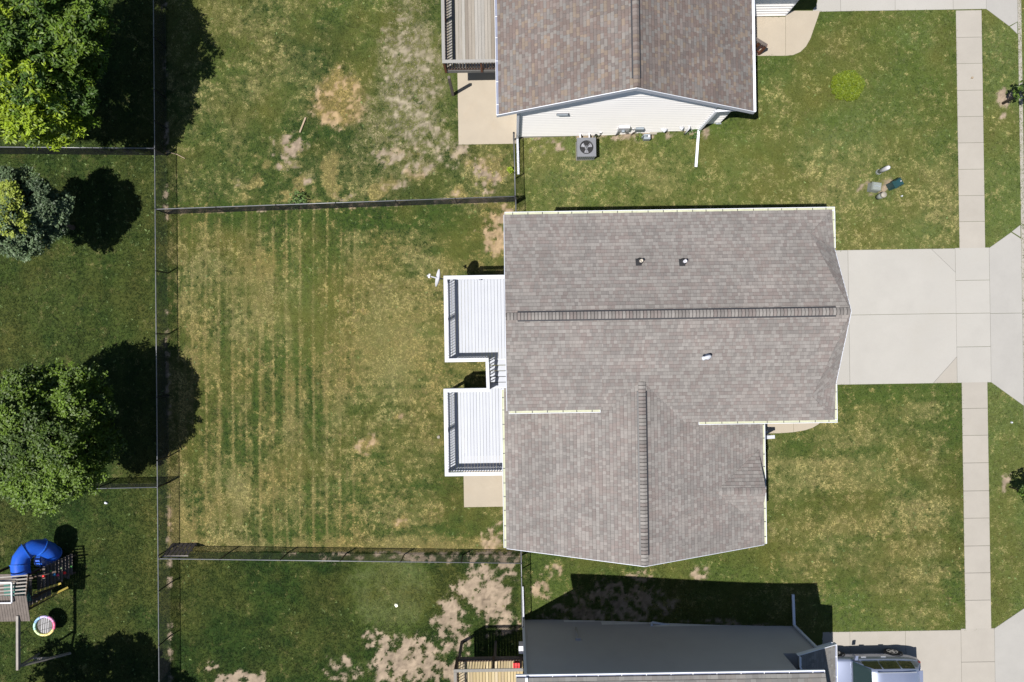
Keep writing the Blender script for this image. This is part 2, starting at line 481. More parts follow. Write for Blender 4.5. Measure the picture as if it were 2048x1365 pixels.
    nf = fbm(X, Y, .22, 131, 2)
    dirt = np.clip(dirt * .93 + np.where(dirt > .03, np.clip(dirt * 4, 0, 1) * (1.0 * (n3 - .5) + .6 * (n2 - .5) + 1.5 * (nf - .5)), 0), 0, 1)
    lush = np.where(left | bb, .0, 1.0)
    return px, py, np.clip(dry, 0, 1), dirt, np.clip(hue, 0, 1), orange, pale, lush, n3

C = lambda *a: np.array(a, float)
G_DARK, G_MID, G_LIGHT = C(.030, .074, .012), C(.098, .148, .028), C(.215, .268, .095)
DRY, DRY_O, PALE, DIRT, THATCH = C(.41, .368, .150), C(.46, .35, .125), C(.37, .325, .235), C(.385, .305, .225), C(.15, .125, .06)
def lerp(a, b, t): return a + (b - a) * np.asarray(t)[..., None]
def green(h):
    h = np.asarray(h)
    return np.where((h < .5)[..., None], lerp(G_DARK, G_MID, np.clip(h * 2, 0, 1)), lerp(G_MID, G_LIGHT, np.clip(h * 2 - 1, 0, 1)))

# lawn sheet, fine in view
xs = np.concatenate([np.linspace(-60, -26, 18)[:-1], np.arange(-26, 26.01, .09), np.linspace(26, 60, 18)[1:]])
xs = xs[xs < 24.35]
ys = np.concatenate([np.linspace(-60, -18, 20)[:-1], np.arange(-18, 18.01, .09), np.linspace(18, 60, 20)[1:]])
XX, YY = np.meshgrid(xs, ys)
ZZ = gz(XX) + .018 * (fbm(XX, YY, 1.2, 5) - .5)
nx, ny = len(xs), len(ys)
idx = np.arange(nx * ny).reshape(ny, nx)
F = np.stack([idx[:-1, :-1], idx[:-1, 1:], idx[1:, 1:], idx[1:, :-1]], -1).reshape(-1, 4)
cx, cy = XX.ravel(), YY.ravel()
px, py, dry, dirt, hue, orange, pale, lush, n3 = lawn_fields(cx, cy)
yel = np.clip(1.7 * (fbm(cx, cy, 2.1, 141) - .42), 0, .8)[:, None]
ground = lerp(green(hue * .8) * .8, lerp(DRY, DRY_O, orange) * .5, dry * .75)
ground = ground * (1 - yel) + yel * C(.12, .115, .03)
ground = ground * np.where(lush > .5, 1, .8)[:, None]
ground = lerp(ground, lerp(lerp(np.tile(DIRT, (len(cx), 1)), PALE, pale), C(.47, .33, .17), orange * .85) * (.52 + .55 * n3[:, None] + .5 * (vnoise(cx, cy, .1, 191) - .3)[:, None] - .3 * (vnoise(cx, cy, .13, 192) > .86)[:, None]), sstep(.18, .66, dirt))
o = bpy.data.objects.new('lawn', mesh_np('lawn', np.stack([XX, YY, ZZ], -1).reshape(-1, 3), F, ground, M['lawn'], 'POINT'))
o['kind'] = 'structure'
link(o, None)
mb = MB(); mb.poly([(-600, -600, -.25), (600, -600, -.25), (600, 600, -.25), (-600, 600, -.25)])
mb.build('ground', M['earth'], None, kind='structure')

# ------------------------------------------------------------------ hard surfaces: slabs with open joints
def clean(pts):
    return [(p[0], p[1]) for p in pts]
def slab(parent, pts, m, top=.025, gap=.005, name='slab', label=None, tilt=0):
    """one concrete slab, shrunk by the joint, its rim chamfered"""
    c = Vector((sum(p[0] for p in pts) / len(pts), sum(p[1] for p in pts) / len(pts)))
    def shrink(g):
        out = []
        for p in pts:
            d = Vector((p[0], p[1])) - c
            out.append(Vector((p[0], p[1])) - Vector((math.copysign(min(g, abs(d.x)), d.x), math.copysign(min(g, abs(d.y)), d.y))))
        return out
    a = shrink(gap); b = shrink(gap + .009)
    ar = sum(pts[i][0] * pts[(i + 1) % len(pts)][1] - pts[(i + 1) % len(pts)][0] * pts[i][1] for i in range(len(pts)))
    if ar < 0: a.reverse(); b.reverse()
    j = random.uniform(-.003, .003)
    z = lambda p, h: g1(p.x) + h + j
    mb = MB()
    n = len(a); lo = [(p.x, p.y, z(p, -.12)) for p in a]; mi = [(p.x, p.y, z(p, top - .008)) for p in a]; hi = [(p.x, p.y, z(p, top)) for p in b]
    mb.v = lo + mi + hi
    for k in range(n):
        q = (k + 1) % n
        mb.f += [[k, q, n + q, n + k], [n + k, n + q, 2 * n + q, 2 * n + k]]
    mb.f.append([2 * n + k for k in range(n)]); mb.f.append([k for k in range(n)][::-1])
    mb.t = [(1, 1, 1)] * len(mb.f)
    return mb.build(name, m, parent, label=label)
HARD = []     # polygons that grass keeps out of
def q(*pp): return [tuple(G(*p)[:2]) for p in pp]

sx0, sx1 = G(1915, 260).x, G(1966.5, 260).x
sw = thing('sidewalk', None, None, (sx0, 0, RISE), kind='structure')
def ypx(y, x=1950): return G(x, y).y
for a in ([-34, 21, 75, 127.5, 181, 233.5, 286, 339, 391.5, 443.5, 497], [761, 817, 871, 926, 982, 1036.5, 1092, 1146, 1200.5, 1258]):
    if a[0] == -34: a = a[1:]
    for i in range(len(a) - 1):
        y1, y0 = ypx(a[i]), ypx(a[i + 1])
        slab(sw, [(sx0, y0), (sx1, y0), (sx1, y1), (sx0, y1)], M['concrete'])
    HARD.append([(sx0 + .02, ypx(a[-1])), (sx1 - .02, ypx(a[-1])), (sx1 - .02, ypx(a[0])), (sx0 + .02, ypx(a[0]))])

# driveway of the house
ex = G(2044, 600).x
d1 = thing('driveway', None, None, (G(1800, 630).x, G(1800, 630).y, RISE), kind='structure')
cxs = G(1912, 630).x; cxe = G(1980, 630).x
yt, ym, yb = G(1800, 499).y, G(1800, 629).y, G(1800, 768).y
gx0 = 10.9; gxm = G(1697, 600).x
for (y0, y1) in ((ym, yt), (yb, ym)):
    slab(d1, [(gx0, y0), (gxm, y0), (gxm, y1), (gx0, y1)], M['concrete_new'])
t = (G(1862, 500).x, yt), (cxs, G(1912, 545).y)
slab(d1, [(gxm, ym), (cxs, ym), t[1], t[0], (gxm, yt)], M['concrete_new'])
slab(d1, [t[0], t[1], (cxs, yt)], M['concrete_new'])
t = (cxs, G(1912, 714).y), (G(1866, 766).x, yb)
slab(d1, [(gxm, yb), t[1], t[0], (cxs, ym), (gxm, ym)], M['concrete_new'])
slab(d1, [t[1], (cxs, yb), t[0]], M['concrete'], label='tan triangular corner piece of the driveway')
ysd = [yt + .02, G(1945, 561).y, G(1945, 627).y, G(1945, 694).y, yb - .0]
for i in range(4):
    slab(d1, [(cxs, ysd[i + 1]), (cxe, ysd[i + 1]), (cxe, ysd[i]), (cxs, ysd[i])], M['concrete_new'])
at, ab = G(2044, 449).y, G(2044, 812).y
ymid = G(2010, 627).y
k = G(2022, 465); kk = (k.x, k.y)
slab(d1, [(cxe, ymid), (ex, ymid), (ex, G(2044, 478).y), kk, (cxe, yt)], M['apron'])
slab(d1, [kk, (ex, G(2044, 476).y), (ex, at)], M['apron'], gap=.03)
slab(d1, [(cxe, yb), (ex, ab), (ex, ymid), (cxe, ymid)], M['apron'])
HARD += [[(gx0, yb + .01), (cxe, yb + .01), (cxe, yt - .01), (gx0, yt - .01)], [(cxe, yb), (ex, ab), (ex, at), (cxe, yt)]]

# driveway of the grey house
d2 = thing('driveway', None, None, (G(1800, 1330).x, G(1800, 1330).y, RISE), kind='structure')
y2 = G(1800, 1262).y; y2b = y2 - 6
c2s, c2e = G(1922, 1300).x, G(1989, 1300).x
xv = [11.6, G(1700, 1300).x, G(1811, 1300).x, c2s]
for i in range(3):
    for (a, b) in ((y2 - 3, y2), (y2b, y2 - 3)):
        slab(d2, [(xv[i], a), (xv[i + 1], a), (xv[i + 1], b), (xv[i], b)], M['concrete'])
yy = [y2 + .06, G(1950, 1324).y, G(1950, 1390).y, G(1950, 1456).y, y2b]
for i in range(4):
    slab(d2, [(c2s, yy[i + 1]), (c2e, yy[i + 1]), (c2e, yy[i]), (c2s, yy[i])], M['concrete'])
slab(d2, [(c2e, y2b), (ex, y2b - 1.2), (ex, G(2044, 1213).y), (c2e, y2 + .05)], M['apron'])
HARD += [[(11.6, y2b), (c2e, y2b), (c2e, y2), (11.6, y2)], [(c2e, y2b), (ex, y2b - 1.2), (ex, G(2044, 1213).y), (c2e, y2)]]

# driveway of the house at the top
d3 = thing('driveway', None, None, (G(1800, 0).x, G(1800, 0).y, RISE), kind='structure')
y3 = G(1800, 21.5).y; y3t = y3 + 6
c3s, c3e = G(1906, 10).x, G(1972, 10).x
xv = [11.2, G(1681, 10).x, G(1790, 10).x, c3s]
for i in range(3):
    slab(d3, [(xv[i], y3), (xv[i + 1], y3), (xv[i + 1], y3t), (xv[i], y3t)], M['concrete_new'])
for i in range(4):
    slab(d3, [(c3s, y3 + 1.5 * i), (c3e, y3 + 1.5 * i), (c3e, y3 + 1.5 * i + 1.5), (c3s, y3 + 1.5 * i + 1.5)], M['concrete_new'])
slab(d3, [(c3e, y3), (G(2018, 53).x, G(2018, 53).y), (ex, G(2036, 44).y), (ex, y3t + 1), (c3e, y3t)], M['apron'])
slab(d3, [(G(2018, 53).x, G(2018, 53).y), (ex, G(2040, 70).y), (ex, G(2036, 44).y)], M['apron'], gap=.03)
HARD += [[(11.2, y3), (c3e, y3), (c3e, y3t), (11.2, y3t)], [(c3e, y3), (ex, G(2040, 70).y), (ex, y3t + 1), (c3e, y3t)]]

# curb and street
cu = thing('curb', None, None, (ex, 0, RISE), kind='structure')
ycur = [20, G(2044, 100).y, G(2044, 260).y, G(2044, 449).y, ymid, ab, G(2044, 1000).y, G(2044, 1213).y, -20]
for i in range(len(ycur) - 1):
    a, b = ycur[i], ycur[i + 1]
    mb = MB(); mb.box(ex + .008, ex + .17, b + .006, a - .006, RISE - .3, RISE + .012)
    mb.build('curb_stone', M['concrete'], cu)
mb = MB(); mb.poly([(ex + .17, -60, RISE - .12), (ex + 9, -60, RISE - .12), (ex + 9, 60, RISE - .12), (ex + .17, 60, RISE - .12)])
mb.build('street', M['asphalt'], None, kind='structure')

# patios and walks
def slabs(name, polys, m):
    c = polys[0][0]
    r = thing(name, None, None, (c[0], c[1], 0), kind='structure')
    for p_ in polys:
        slab(r, p_, m); HARD.append(p_)
p0, p1 = G(917, 290), G(1037, 150)
slabs('patio', [[(p0.x, p0.y), (.46, p0.y), (.46, 13.5), (p0.x, 13.5)]], M['concrete_tan'])
p0 = G(928, 1015)
slabs('patio', [[(p0.x, p0.y), (.15, p0.y), (.15, -4.6), (p0.x, -4.6)]], M['concrete_tan'])
arc = [(1640, 22), (1634, 40), (1628, 57), (1621, 78), (1612, 94), (1600, 105), (1586, 111), (1571, 112.5)]
j = 1571
slabs('front_walk', [q((1480, 34), (j, 34), (j, 112.5), (1480, 113)), q((j, 22), *arc)], M['concrete_tan'])
slabs('front_walk', [q((1500, 780), (1587, 780), (1587, 865), (1560, 867), (1500, 868)), q((1587, 780), (1672, 780), (1662, 800), (1650, 835), (1637, 849), (1625, 856), (1610, 861), (1587, 865))], M['concrete_tan'])
HARD += [[(.2, 9.7), (9.6, 9.7), (9.6, 18), (.2, 18)], [(.2, -8.0), (9.5, -8.0), (9.5, 4.6), (.2, 4.6)], [(9.4, -2.9), (12, -2.9), (12, 4.6), (9.4, 4.6)], [(.25, -20), (12.6, -20), (12.6, -13.4), (.25, -13.4)]]

# ------------------------------------------------------------------ grass tufts, all one mass
def in_poly(x, y, poly):
    r = np.zeros(x.shape, bool); n = len(poly)
    for i in range(n):
        x0, y0 = poly[i][:2]; x1, y1 = poly[(i + 1) % n][:2]
        if y0 == y1: continue
        c = ((y0 > y) != (y1 > y)) & (x < (x1 - x0) * (y - y0) / (y1 - y0) + x0)
        r ^= c
    return r
def make_grass():
    N = 350000
    gx = rng.uniform(-24.8, 24.3, N); gy = rng.uniform(-16.9, 16.9, N)
    keep = np.ones(N, bool)
    for pl in HARD: keep &= ~in_poly(gx, gy, pl)
    gx, gy = gx[keep], gy[keep]
    px, py, dry, dirt, hue, orange, pale, lush, n3 = lawn_fields(gx, gy)
    r = rng.random(len(gx))
    keep = (sstep(.30, .62, dirt) < r * .97 + .01) & (px > -30) & (px < 2080) & (py > -30) & (py < 1395)
    gx, gy, dry, hue, orange, pale, lush, dirt, px, py, n3 = [a[keep] for a in (gx, gy, dry, hue, orange, pale, lush, dirt, px, py, n3)]
    n = len(gx)
    nf = fbm(gx, gy, .26, 131, 2); ng = vnoise(gx, gy, .11, 171)
    t = np.clip((dry + 1.25 * (nf - .5) + .55 * (ng - .5) + .7 * (n3 - .5) + rng.normal(0, .10, n) - .24) / .52, 0, 1)
    t = np.where(lush > .5, t, np.clip(t - .3, 0, .5))
    isdry = t > .55
    h = np.clip(hue + .45 * (ng - .5) + rng.normal(0, .10, n), 0, 1)
    yel = np.clip(1.9 * (fbm(gx, gy, 2.1, 141) - .42), 0, .85) * np.where(lush > .5, 1, .35)
    col = lerp(green(h), np.tile(C(.215, .21, .045), (n, 1)), yel) * np.where(lush > .5, 1, .84)[:, None]
    dc = lerp(lerp(DRY, DRY_O, orange), PALE, pale) * (rng.uniform(.68, 1.36, n) + .6 * (ng - .5))[:, None]
    col = lerp(col, dc, t) * (rng.uniform(.78, 1.2, n) * (.82 + .36 * vnoise(gx, gy, .5, 181)))[:, None]
    # flowering weeds: pale dots, most near the fence corner
    w = (rng.random(n) < .003 + .02 * ((px > 60) & (px < 345) & (py > 285) & (py < 500)) + .004 * (px < 335))
    col[w] = C(.26, .36, .13) * rng.uniform(.8, 1.5, w.sum())[:, None]
    B = 4
    ang = rng.uniform(0, 2 * math.pi, (n, B)); L = rng.uniform(.035, .095, (n, B)); ht = rng.uniform(.02, .055, (n, B)) * (1.25 - .35 * lush[:, None])
    ht *= np.where(isdry, .7, 1)[:, None]
    wd = rng.uniform(.010, .022, (n, B)) * np.where(w, 1.7, 1)[:, None]
    bx = gx[:, None] + rng.uniform(-.03, .03, (n, B)); by = gy[:, None] + rng.uniform(-.03, .03, (n, B)); bz = gz(bx) - .005
    ca, sa = np.cos(ang), np.sin(ang)
    V = np.empty((n, B, 3, 3))
    V[:, :, 0] = np.stack([bx - sa * wd, by + ca * wd, bz], -1)
    V[:, :, 1] = np.stack([bx + sa * wd, by - ca * wd, bz], -1)
    V[:, :, 2] = np.stack([bx + ca * L, by + sa * L, bz + ht], -1)
    t = np.repeat(col, B, 0)
    F = np.arange(n * B * 3).reshape(-1, 3)
    o = bpy.data.objects.new('grass', mesh_np('grass', V.reshape(-1, 3), F, t, M['grass']))
    tag(o, 'short mown grass over all the yards, green with dry straw patches', 'grass', kind='stuff')
    link(o, None)
make_grass()

# ------------------------------------------------------------------ roofs
def clip_poly(poly, a, b, c):
    """keep a*u + b*v <= c"""
    out = []
    n = len(poly)
    for i in range(n):
        p, r = poly[i], poly[(i + 1) % n]
        dp = a * p[0] + b * p[1] - c; dr = a * r[0] + b * r[1] - c
        if dp <= 0: out.append(p)
        if (dp < 0 < dr) or (dr < 0 < dp):
            t = dp / (dp - dr)
            out.append((p[0] + (r[0] - p[0]) * t, p[1] + (r[1] - p[1]) * t))
    return out
PAL_MAIN = [(.268, .248, .236), (.238, .219, .210), (.328, .308, .292), (.244, .208, .198), (.318, .298, .283), (.298, .278, .262), (.262, .226, .213)]
PAL_TOP = [(.235, .200, .186), (.200, .160, .146), (.258, .236, .220), (.236, .222, .212), (.262, .212, .172), (.195, .168, .158), (.212, .168, .152)]
PAL_GREY = [(.245, .24, .235), (.215, .21, .205), (.27, .265, .255), (.23, .22, .21)]
def tabs_on(poly, udir, pal, seed, exposure=.143, wmin=.09, wmax=.215, contrast=1.0):
    """architectural shingle tabs covering a convex planar polygon; each tab: verts, faces, tones"""
    rr = random.Random(seed)
    P0 = Vector(poly[0]); u = Vector(udir).normalized()
    nrm = Vector((0, 0, 0))
    for i in range(1, len(poly) - 1):
        nrm += (Vector(poly[i]) - P0).cross(Vector(poly[i + 1]) - P0)
    nrm.normalize()
    if nrm.z < 0: nrm = -nrm
    v = nrm.cross(u).normalized()
    if v.z < 0: v = -v
    uv = [((Vector(p) - P0).dot(u), (Vector(p) - P0).dot(v)) for p in poly]
    ar = sum(uv[i][0] * uv[(i + 1) % len(uv)][1] - uv[(i + 1) % len(uv)][0] * uv[i][1] for i in range(len(uv)))
    if ar < 0: uv.reverse()
    cuts = []
    for i in range(len(uv)):
        (x0, y0), (x1, y1) = uv[i], uv[(i + 1) % len(uv)]
        a, b = (y1 - y0), -(x1 - x0); cuts.append((a, b, a * x0 + b * y0))
    u0, u1 = min(p[0] for p in uv), max(p[0] for p in uv); v0, v1 = min(p[1] for p in uv), max(p[1] for p in uv)
    tabs = []
    row = 0; vv = v0 - .001
    while vv < v1:
        uu = u0 - rr.random() * .3
        shift = rr.uniform(.94, 1.06)
        while uu < u1:
            w = rr.choice((rr.uniform(wmin, wmax * .65), rr.uniform(wmin * 1.2, wmax)))
            raised = rr.random() < .5
            base = Vector(rr.choice(pal))
            mean = Vector(pal[0])
            base = mean + (base - mean) * contrast
            big = float(vnoise(np.array(uu + seed * 7.1), np.array(vv), .75, 300 + seed % 50))
            f = shift * (.93 + .14 * big) * rr.uniform(.95, 1.05)
            base = base * f
            if big > .62: base = Vector((base.x * 1.01, base.y * .99, base.z * .985))
            h1 = .017 if raised else .010
            for (a, b, k, top) in ((vv, vv + exposure - .021, 1.0, False), (vv + exposure - .021, vv + exposure + .004, .62, True)):  # upper strip toned darker: printed band, with the course's shadow line painted in
                pl = [(uu + .0015, a), (uu + w - .0015, a), (uu + w - .0015, b), (uu + .0015, b)]
                for c in cuts:
                    pl = clip_poly(pl, *c)
                    if len(pl) < 3: break
                if len(pl) < 3: continue
                hh = [h1 * (1 - (q_[1] - vv) / (exposure + .01)) + .002 for q_ in pl]
                T = [P0 + u * q_[0] + v * q_[1] + nrm * h_ for q_, h_ in zip(pl, hh)]
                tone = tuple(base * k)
                if not top:
                    Bt = [P0 + u * q_[0] + v * q_[1] - nrm * .004 for q_ in pl]
                    n = len(pl)
                    V = T + Bt
                    Fs = [list(range(n))] + [[i, n + i, n + (i + 1) % n, (i + 1) % n] for i in range(n)]
                    tabs.append([V, Fs, [tone] + [tuple(base * .55)] * n, (uu + w / 2, vv)])
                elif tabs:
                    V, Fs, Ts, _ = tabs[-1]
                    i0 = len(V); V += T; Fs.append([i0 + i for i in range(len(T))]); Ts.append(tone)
            uu += w
        vv += exposure; row += 1
    return tabs
def lay_shingles(roof, tabs, keep=300):
    """the tabs that show largest as parts, the others joined"""
    def key(t):
        c = sum(t[0], Vector()) / len(t[0])
        x_, y_ = topx(c.x, c.y, c.z)
        out = 0 if (-5 < x_ < 2053 and -5 < y_ < 1370) else 1000
        e = (t[0][1] - t[0][0]).length
        return out + (H - c.z) - 6 * e
    order = sorted(range(len(tabs)), key=lambda i: key(tabs[i]))
    for i in order[:keep]:
        mb = MB(); mb.v = [tuple(p) for p in tabs[i][0]]; mb.f = tabs[i][1]; mb.t = tabs[i][2]
        mb.build('shingle', M['shingle'], roof, tone=True)
    rest = order[keep:]
    if rest:
        mb = MB()
        for i in rest:
            k = len(mb.v)
            mb.v += [tuple(p) for p in tabs[i][0]]; mb.f += [[k + j for j in f] for f in tabs[i][1]]; mb.t += tabs[i][2]
        mb.build('shingle_courses', M['shingle'], roof, tone=True, kind='stuff')
def ridge_caps(roof, p0, p1, slope, pal, e=.135, w=.27, lift=.05, seed=1, contrast=1.0, lap=.36):
    """folded cap shingles astride a ridge from p0 to p1"""
    rr = random.Random(seed)
    p0, p1 = Vector(p0), Vector(p1); d = (p1 - p0); L = d.length; d.normalize()
    r = Vector((d.y, -d.x, 0)).normalized()
    n = int(L / e); e = L / n
    mean = Vector(pal[0])
    for i in range(n):
        a = p0 + d * (i * e); b = p0 + d * (i * e + e * 1.02)
        c = (mean + (Vector(rr.choice(pal)) - mean) * contrast) * rr.uniform(.86, 1.06)
        mb = MB()
        ww = w / 2; dz = slope * ww
        for k, (o0, o1) in enumerate(((-ww, -.03), (-.03, .03), (.03, ww))):
            za0 = lift - abs(o0) * slope * (1 if abs(o0) > .05 else .4); za1 = lift - abs(o1) * slope * (1 if abs(o1) > .05 else .4)
            A = [a + r * o0 + Vector((0, 0, za0 + .012)), a + r * o1 + Vector((0, 0, za1 + .012)), b + r * o1 + Vector((0, 0, za1 + .002)), b + r * o0 + Vector((0, 0, za0 + .002))]
            Bq = [p_ - Vector((0, 0, .012)) for p_ in A]
            mb.hexa(Bq, A, tuple(c))
            # dark lap line: shade of the gap at the next cap, painted in
            m0 = [A[0] + d * (e - .012), A[1] + d * (e - .012)]
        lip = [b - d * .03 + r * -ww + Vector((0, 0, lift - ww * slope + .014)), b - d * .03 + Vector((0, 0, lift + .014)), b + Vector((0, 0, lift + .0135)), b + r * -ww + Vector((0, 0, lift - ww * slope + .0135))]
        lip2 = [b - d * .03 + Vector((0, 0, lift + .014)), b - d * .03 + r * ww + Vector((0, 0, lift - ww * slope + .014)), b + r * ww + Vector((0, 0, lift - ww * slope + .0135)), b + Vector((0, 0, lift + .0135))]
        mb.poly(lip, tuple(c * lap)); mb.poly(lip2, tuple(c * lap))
        mb.build('ridge_cap', M['shingle'], roof, tone=True)
def ridge_vent(roof, p0, p1, slope, w=.38, lift=.034):
    p0, p1 = Vector(p0), Vector(p1); d = (p1 - p0).normalized(); r = Vector((d.y, -d.x, 0)).normalized()
    mb = MB()
    for s_ in (-1, 1):
        o0, o1 = s_ * .02, s_ * w / 2
        z = lambda o: -abs(o) * slope
        A = [p0 + r * o0 + Vector((0, 0, z(o0))), p0 + r * o1 + Vector((0, 0, z(o1))), p1 + r * o1 + Vector((0, 0, z(o1))), p1 + r * o0 + Vector((0, 0, z(o0)))]
        mb.hexa(A, [p_ + Vector((0, 0, lift)) for p_ in A])
    mb.build('ridge_vent', M['dark'], roof)
def gutter(house, p0, p1, out, m_in, hang=.56, w=.115, name='gutter', dep=.085, hm='dark', wall=.016, bright=True):
    """open trough along an eave, outer lip white, hangers across"""
    p0, p1 = Vector(p0), Vector(p1); out = Vector(out); d = (p1 - p0).normalized(); up = Vector((0, 0, 1))
    a, b = p0 + up * -.02, p1 + up * -.02
    mb = MB()
    mb.hexa([a + out * (w - wall) - up * dep, a + out * w - up * dep, a + out * w, a + out * (w - wall)],
            [b + out * (w - wall) - up * dep, b + out * w - up * dep, b + out * w, b + out * (w - wall)])
    mb.hexa([a - up * dep, a + out * (w - wall) - up * dep, a + out * (w - wall) - up * (dep - .012), a - up * (dep - .012)],
            [b - up * dep, b + out * (w - wall) - up * dep, b + out * (w - wall) - up * (dep - .012), b - up * (dep - .012)])
    for c_, s_ in ((a, 1), (b, -1)):
        e_ = c_ + d * s_ * .012
        mb.hexa([c_ - up * (dep - .012), c_ + out * (w - wall) - up * (dep - .012), c_ + out * (w - wall), c_],
                [e_ - up * (dep - .012), e_ + out * (w - wall) - up * (dep - .012), e_ + out * (w - wall), e_])
    g = mb.build(name, M['trim'], house)
    mb = MB()
    a2, b2 = a + d * .014 - up * (dep - .013), b - d * .014 - up * (dep - .013)
    mb.hexa([a2 + out * .004, a2 + out * (w - wall - .003), a2 + out * (w - wall - .003) + up * .045, a2 + out * .004 + up * .045],
            [b2 + out * .004, b2 + out * (w - wall - .003), b2 + out * (w - wall - .003) + up * .045, b2 + out * .004 + up * .045])
    mb.build('trough_lining', M[m_in], g)
    L = (p1 - p0).length; n = max(2, int(L / hang))
    for i in range(n):
        c_ = a + d * (L * (i + .5) / n + random.uniform(-.05, .05))
        mb = MB(); mb.hexa([c_ - d * .011 - up * .012, c_ + d * .011 - up * .012, c_ + d * .011 + out * (w - wall) - up * .012, c_ - d * .011 + out * (w - wall) - up * .012],
                           [c_ - d * .011 - up * .004, c_ + d * .011 - up * .004, c_ + d * .011 + out * (w - wall) - up * .004, c_ - d * .011 + out * (w - wall) - up * .004])
        mb.build('gutter_hanger', M[hm], g)
    # fascia behind it
    mb = MB()
    mb.hexa([a - out * .022 - up * .16, a - out * .001 - up * .16, a - out * .001 + up * .012, a - out * .022 + up * .012],
            [b - out * .022 - up * .16, b - out * .001 - up * .16, b - out * .001 + up * .012, b - out * .022 + up * .012])
    mb.build('fascia', M['trim'], house)
    return g
def rake(house, p0, p1, out, m='trim', h=.18, t=.022):
    p0, p1, out = Vector(p0), Vector(p1), Vector(out); up = Vector((0, 0, 1))
    mb = MB()
    mb.hexa([p0 - up * h, p0 + out * t - up * h, p0 + out * t + up * .012, p0 + up * .012], [p1 - up * h, p1 + out * t - up * h, p1 + out * t + up * .012, p1 + up * .012])
    mb.build('rake_board', M[m], house)
def roof_slab(house, polys, t=.10):
    mb = MB()
    for pl in polys:
        top = [Vector(p_) - Vector((0, 0, .006)) for p_ in pl]
        nrm = (top[1] - top[0]).cross(top[2] - top[0])
        if nrm.z < 0: top.reverse()
        mb.hexa([p_ - Vector((0, 0, t)) for p_ in top], top)
    return mb.build('roof', M['felt'], house)
def downspout(house, pts, m='trim', w=.085, h=.06, name='downspout'):
    mb = MB()
    for a, b in zip(pts[:-1], pts[1:]):
        mb.beam(a, b, w, h)
    return mb.build(name, M[m], house)
def lap_wall(house, x0, x1, y, zb, ztop, face, m, e=.115, name='siding_board', proud=.046):
    """lap siding on a wall along x; ztop(x) piecewise gable given as function giving the span at height z"""
    z = zb
    while True:
        sp = ztop(z + e * .5)
        if sp is None: break
        a, b = max(x0, sp[0]), min(x1, sp[1])
        if b - a > .05:
            s_ = face
            mb = MB()
            mb.hexa([(a, y, z), (b, y, z), (b, y + s_ * proud, z), (a, y + s_ * proud, z)] if s_ > 0 else [(a, y + s_ * proud, z), (b, y + s_ * proud, z), (b, y, z), (a, y, z)],
                    [(a, y, z + e), (b, y, z + e), (b, y + s_ * .002, z + e), (a, y + s_ * .002, z + e)] if s_ > 0 else [(a, y + s_ * .002, z + e), (b, y + s_ * .002, z + e), (b, y, z + e), (a, y, z + e)])
            mb.build(name, M[m], house)
        z += e

# ================================================================== THE HOUSE in the middle
house = thing('house', 'house in the middle of the plot with grey brown shingle roof and white decks', 'house', (5, -1, 0))
ZA, ZR = 6.2, 7.6
AW, AE, AN, AR = -.23, 12.50, 4.90, .90
sl = (ZR - ZA) / (AN - AR)
ASL, ASR = -2.70, -3.26
zA = lambda y: ZR - sl * abs(AR - y)
mbw = MB()
mbw.box(.15, 11.4, -2.6, 4.45, -.2, 6.12)
mbw.build('wall', M['siding_tan'], house)
mbw = MB(); mbw.box(-.05, 9.45, -7.95, -2.62, -.2, 4.9)
mbw.build('wall', M['siding_tan'], house)
gab = MB(); gab.hexa([(11.38, -2.6, 6.12), (11.38, 4.45, 6.12), (11.38, AR, 7.42)], [(11.42, -2.6, 6.12), (11.42, 4.45, 6.12), (11.42, AR, 7.42)]); gab.build('gable', M['siding_tan'], house)
gab = MB(); gab.hexa([(.13, -2.6, 6.12), (.13, 4.45, 6.12), (.13, AR, 7.42)], [(.16, -2.6, 6.12), (.16, 4.45, 6.12), (.16, AR, 7.42)]); gab.build('gable', M['siding_tan'], house)
gab = MB(); gab.box(11.4, 11.44, yb + .6, yt - .6, RISE, 3.5); gab.build('garage_door', M['white'], house)
# roof A
C_ = Vector((AE, AN, ZA)); Pn = Vector((AE + .03, 3.39, ZA + .07)); Q_ = Vector((AE - 1.0, AN - .95, zA(AN - .95))); Pk = Vector((AE - .01, AR, ZR))
D_ = Vector((AE, ASR, zA(ASR))); Ps = Vector((AE + .03, -1.85, zA(ASR) + .07)); Qs = Vector((AE - 1.0, ASR + .95, zA(ASR + .95)))
A_N = [Vector((AW, AN, ZA)), Vector((Q_.x, AN, ZA)), Vector((Q_.x, AR, ZR)), Vector((AW, AR, ZR))]
A_N2, A_N3 = [Vector((Q_.x, AN, ZA)), C_, Q_], [Q_, Pk, Vector((Q_.x, AR, ZR))]
A_S1 = [Vector((AW, AR, ZR)), Vector((AW, ASL, zA(ASL))), Vector((AE - 1.0, ASL, zA(ASL))), Vector((Qs.x, ASR + .95, Qs.z)), Pk]
A_S1 = [Vector((AW, AR, ZR)), Vector((AW, ASL, zA(ASL))), Vector((3.4, ASL, zA(ASL))), Vector((3.4, AR, ZR))]
A_S2 = [Vector((3.4, AR, ZR)), Vector((3.4, ASR, zA(ASR))), Vector((Qs.x, ASR, zA(ASR))), Vector((Qs.x, AR, ZR))]
A_S3, A_S4 = [Vector((Qs.x, ASR, zA(ASR))), D_, Qs], [Qs, Pk, Vector((Qs.x, AR, ZR))]
E1, E2, E3, E4 = [C_, Pn, Q_], [Pn, Pk, Q_], [D_, Qs, Ps], [Ps, Qs, Pk]
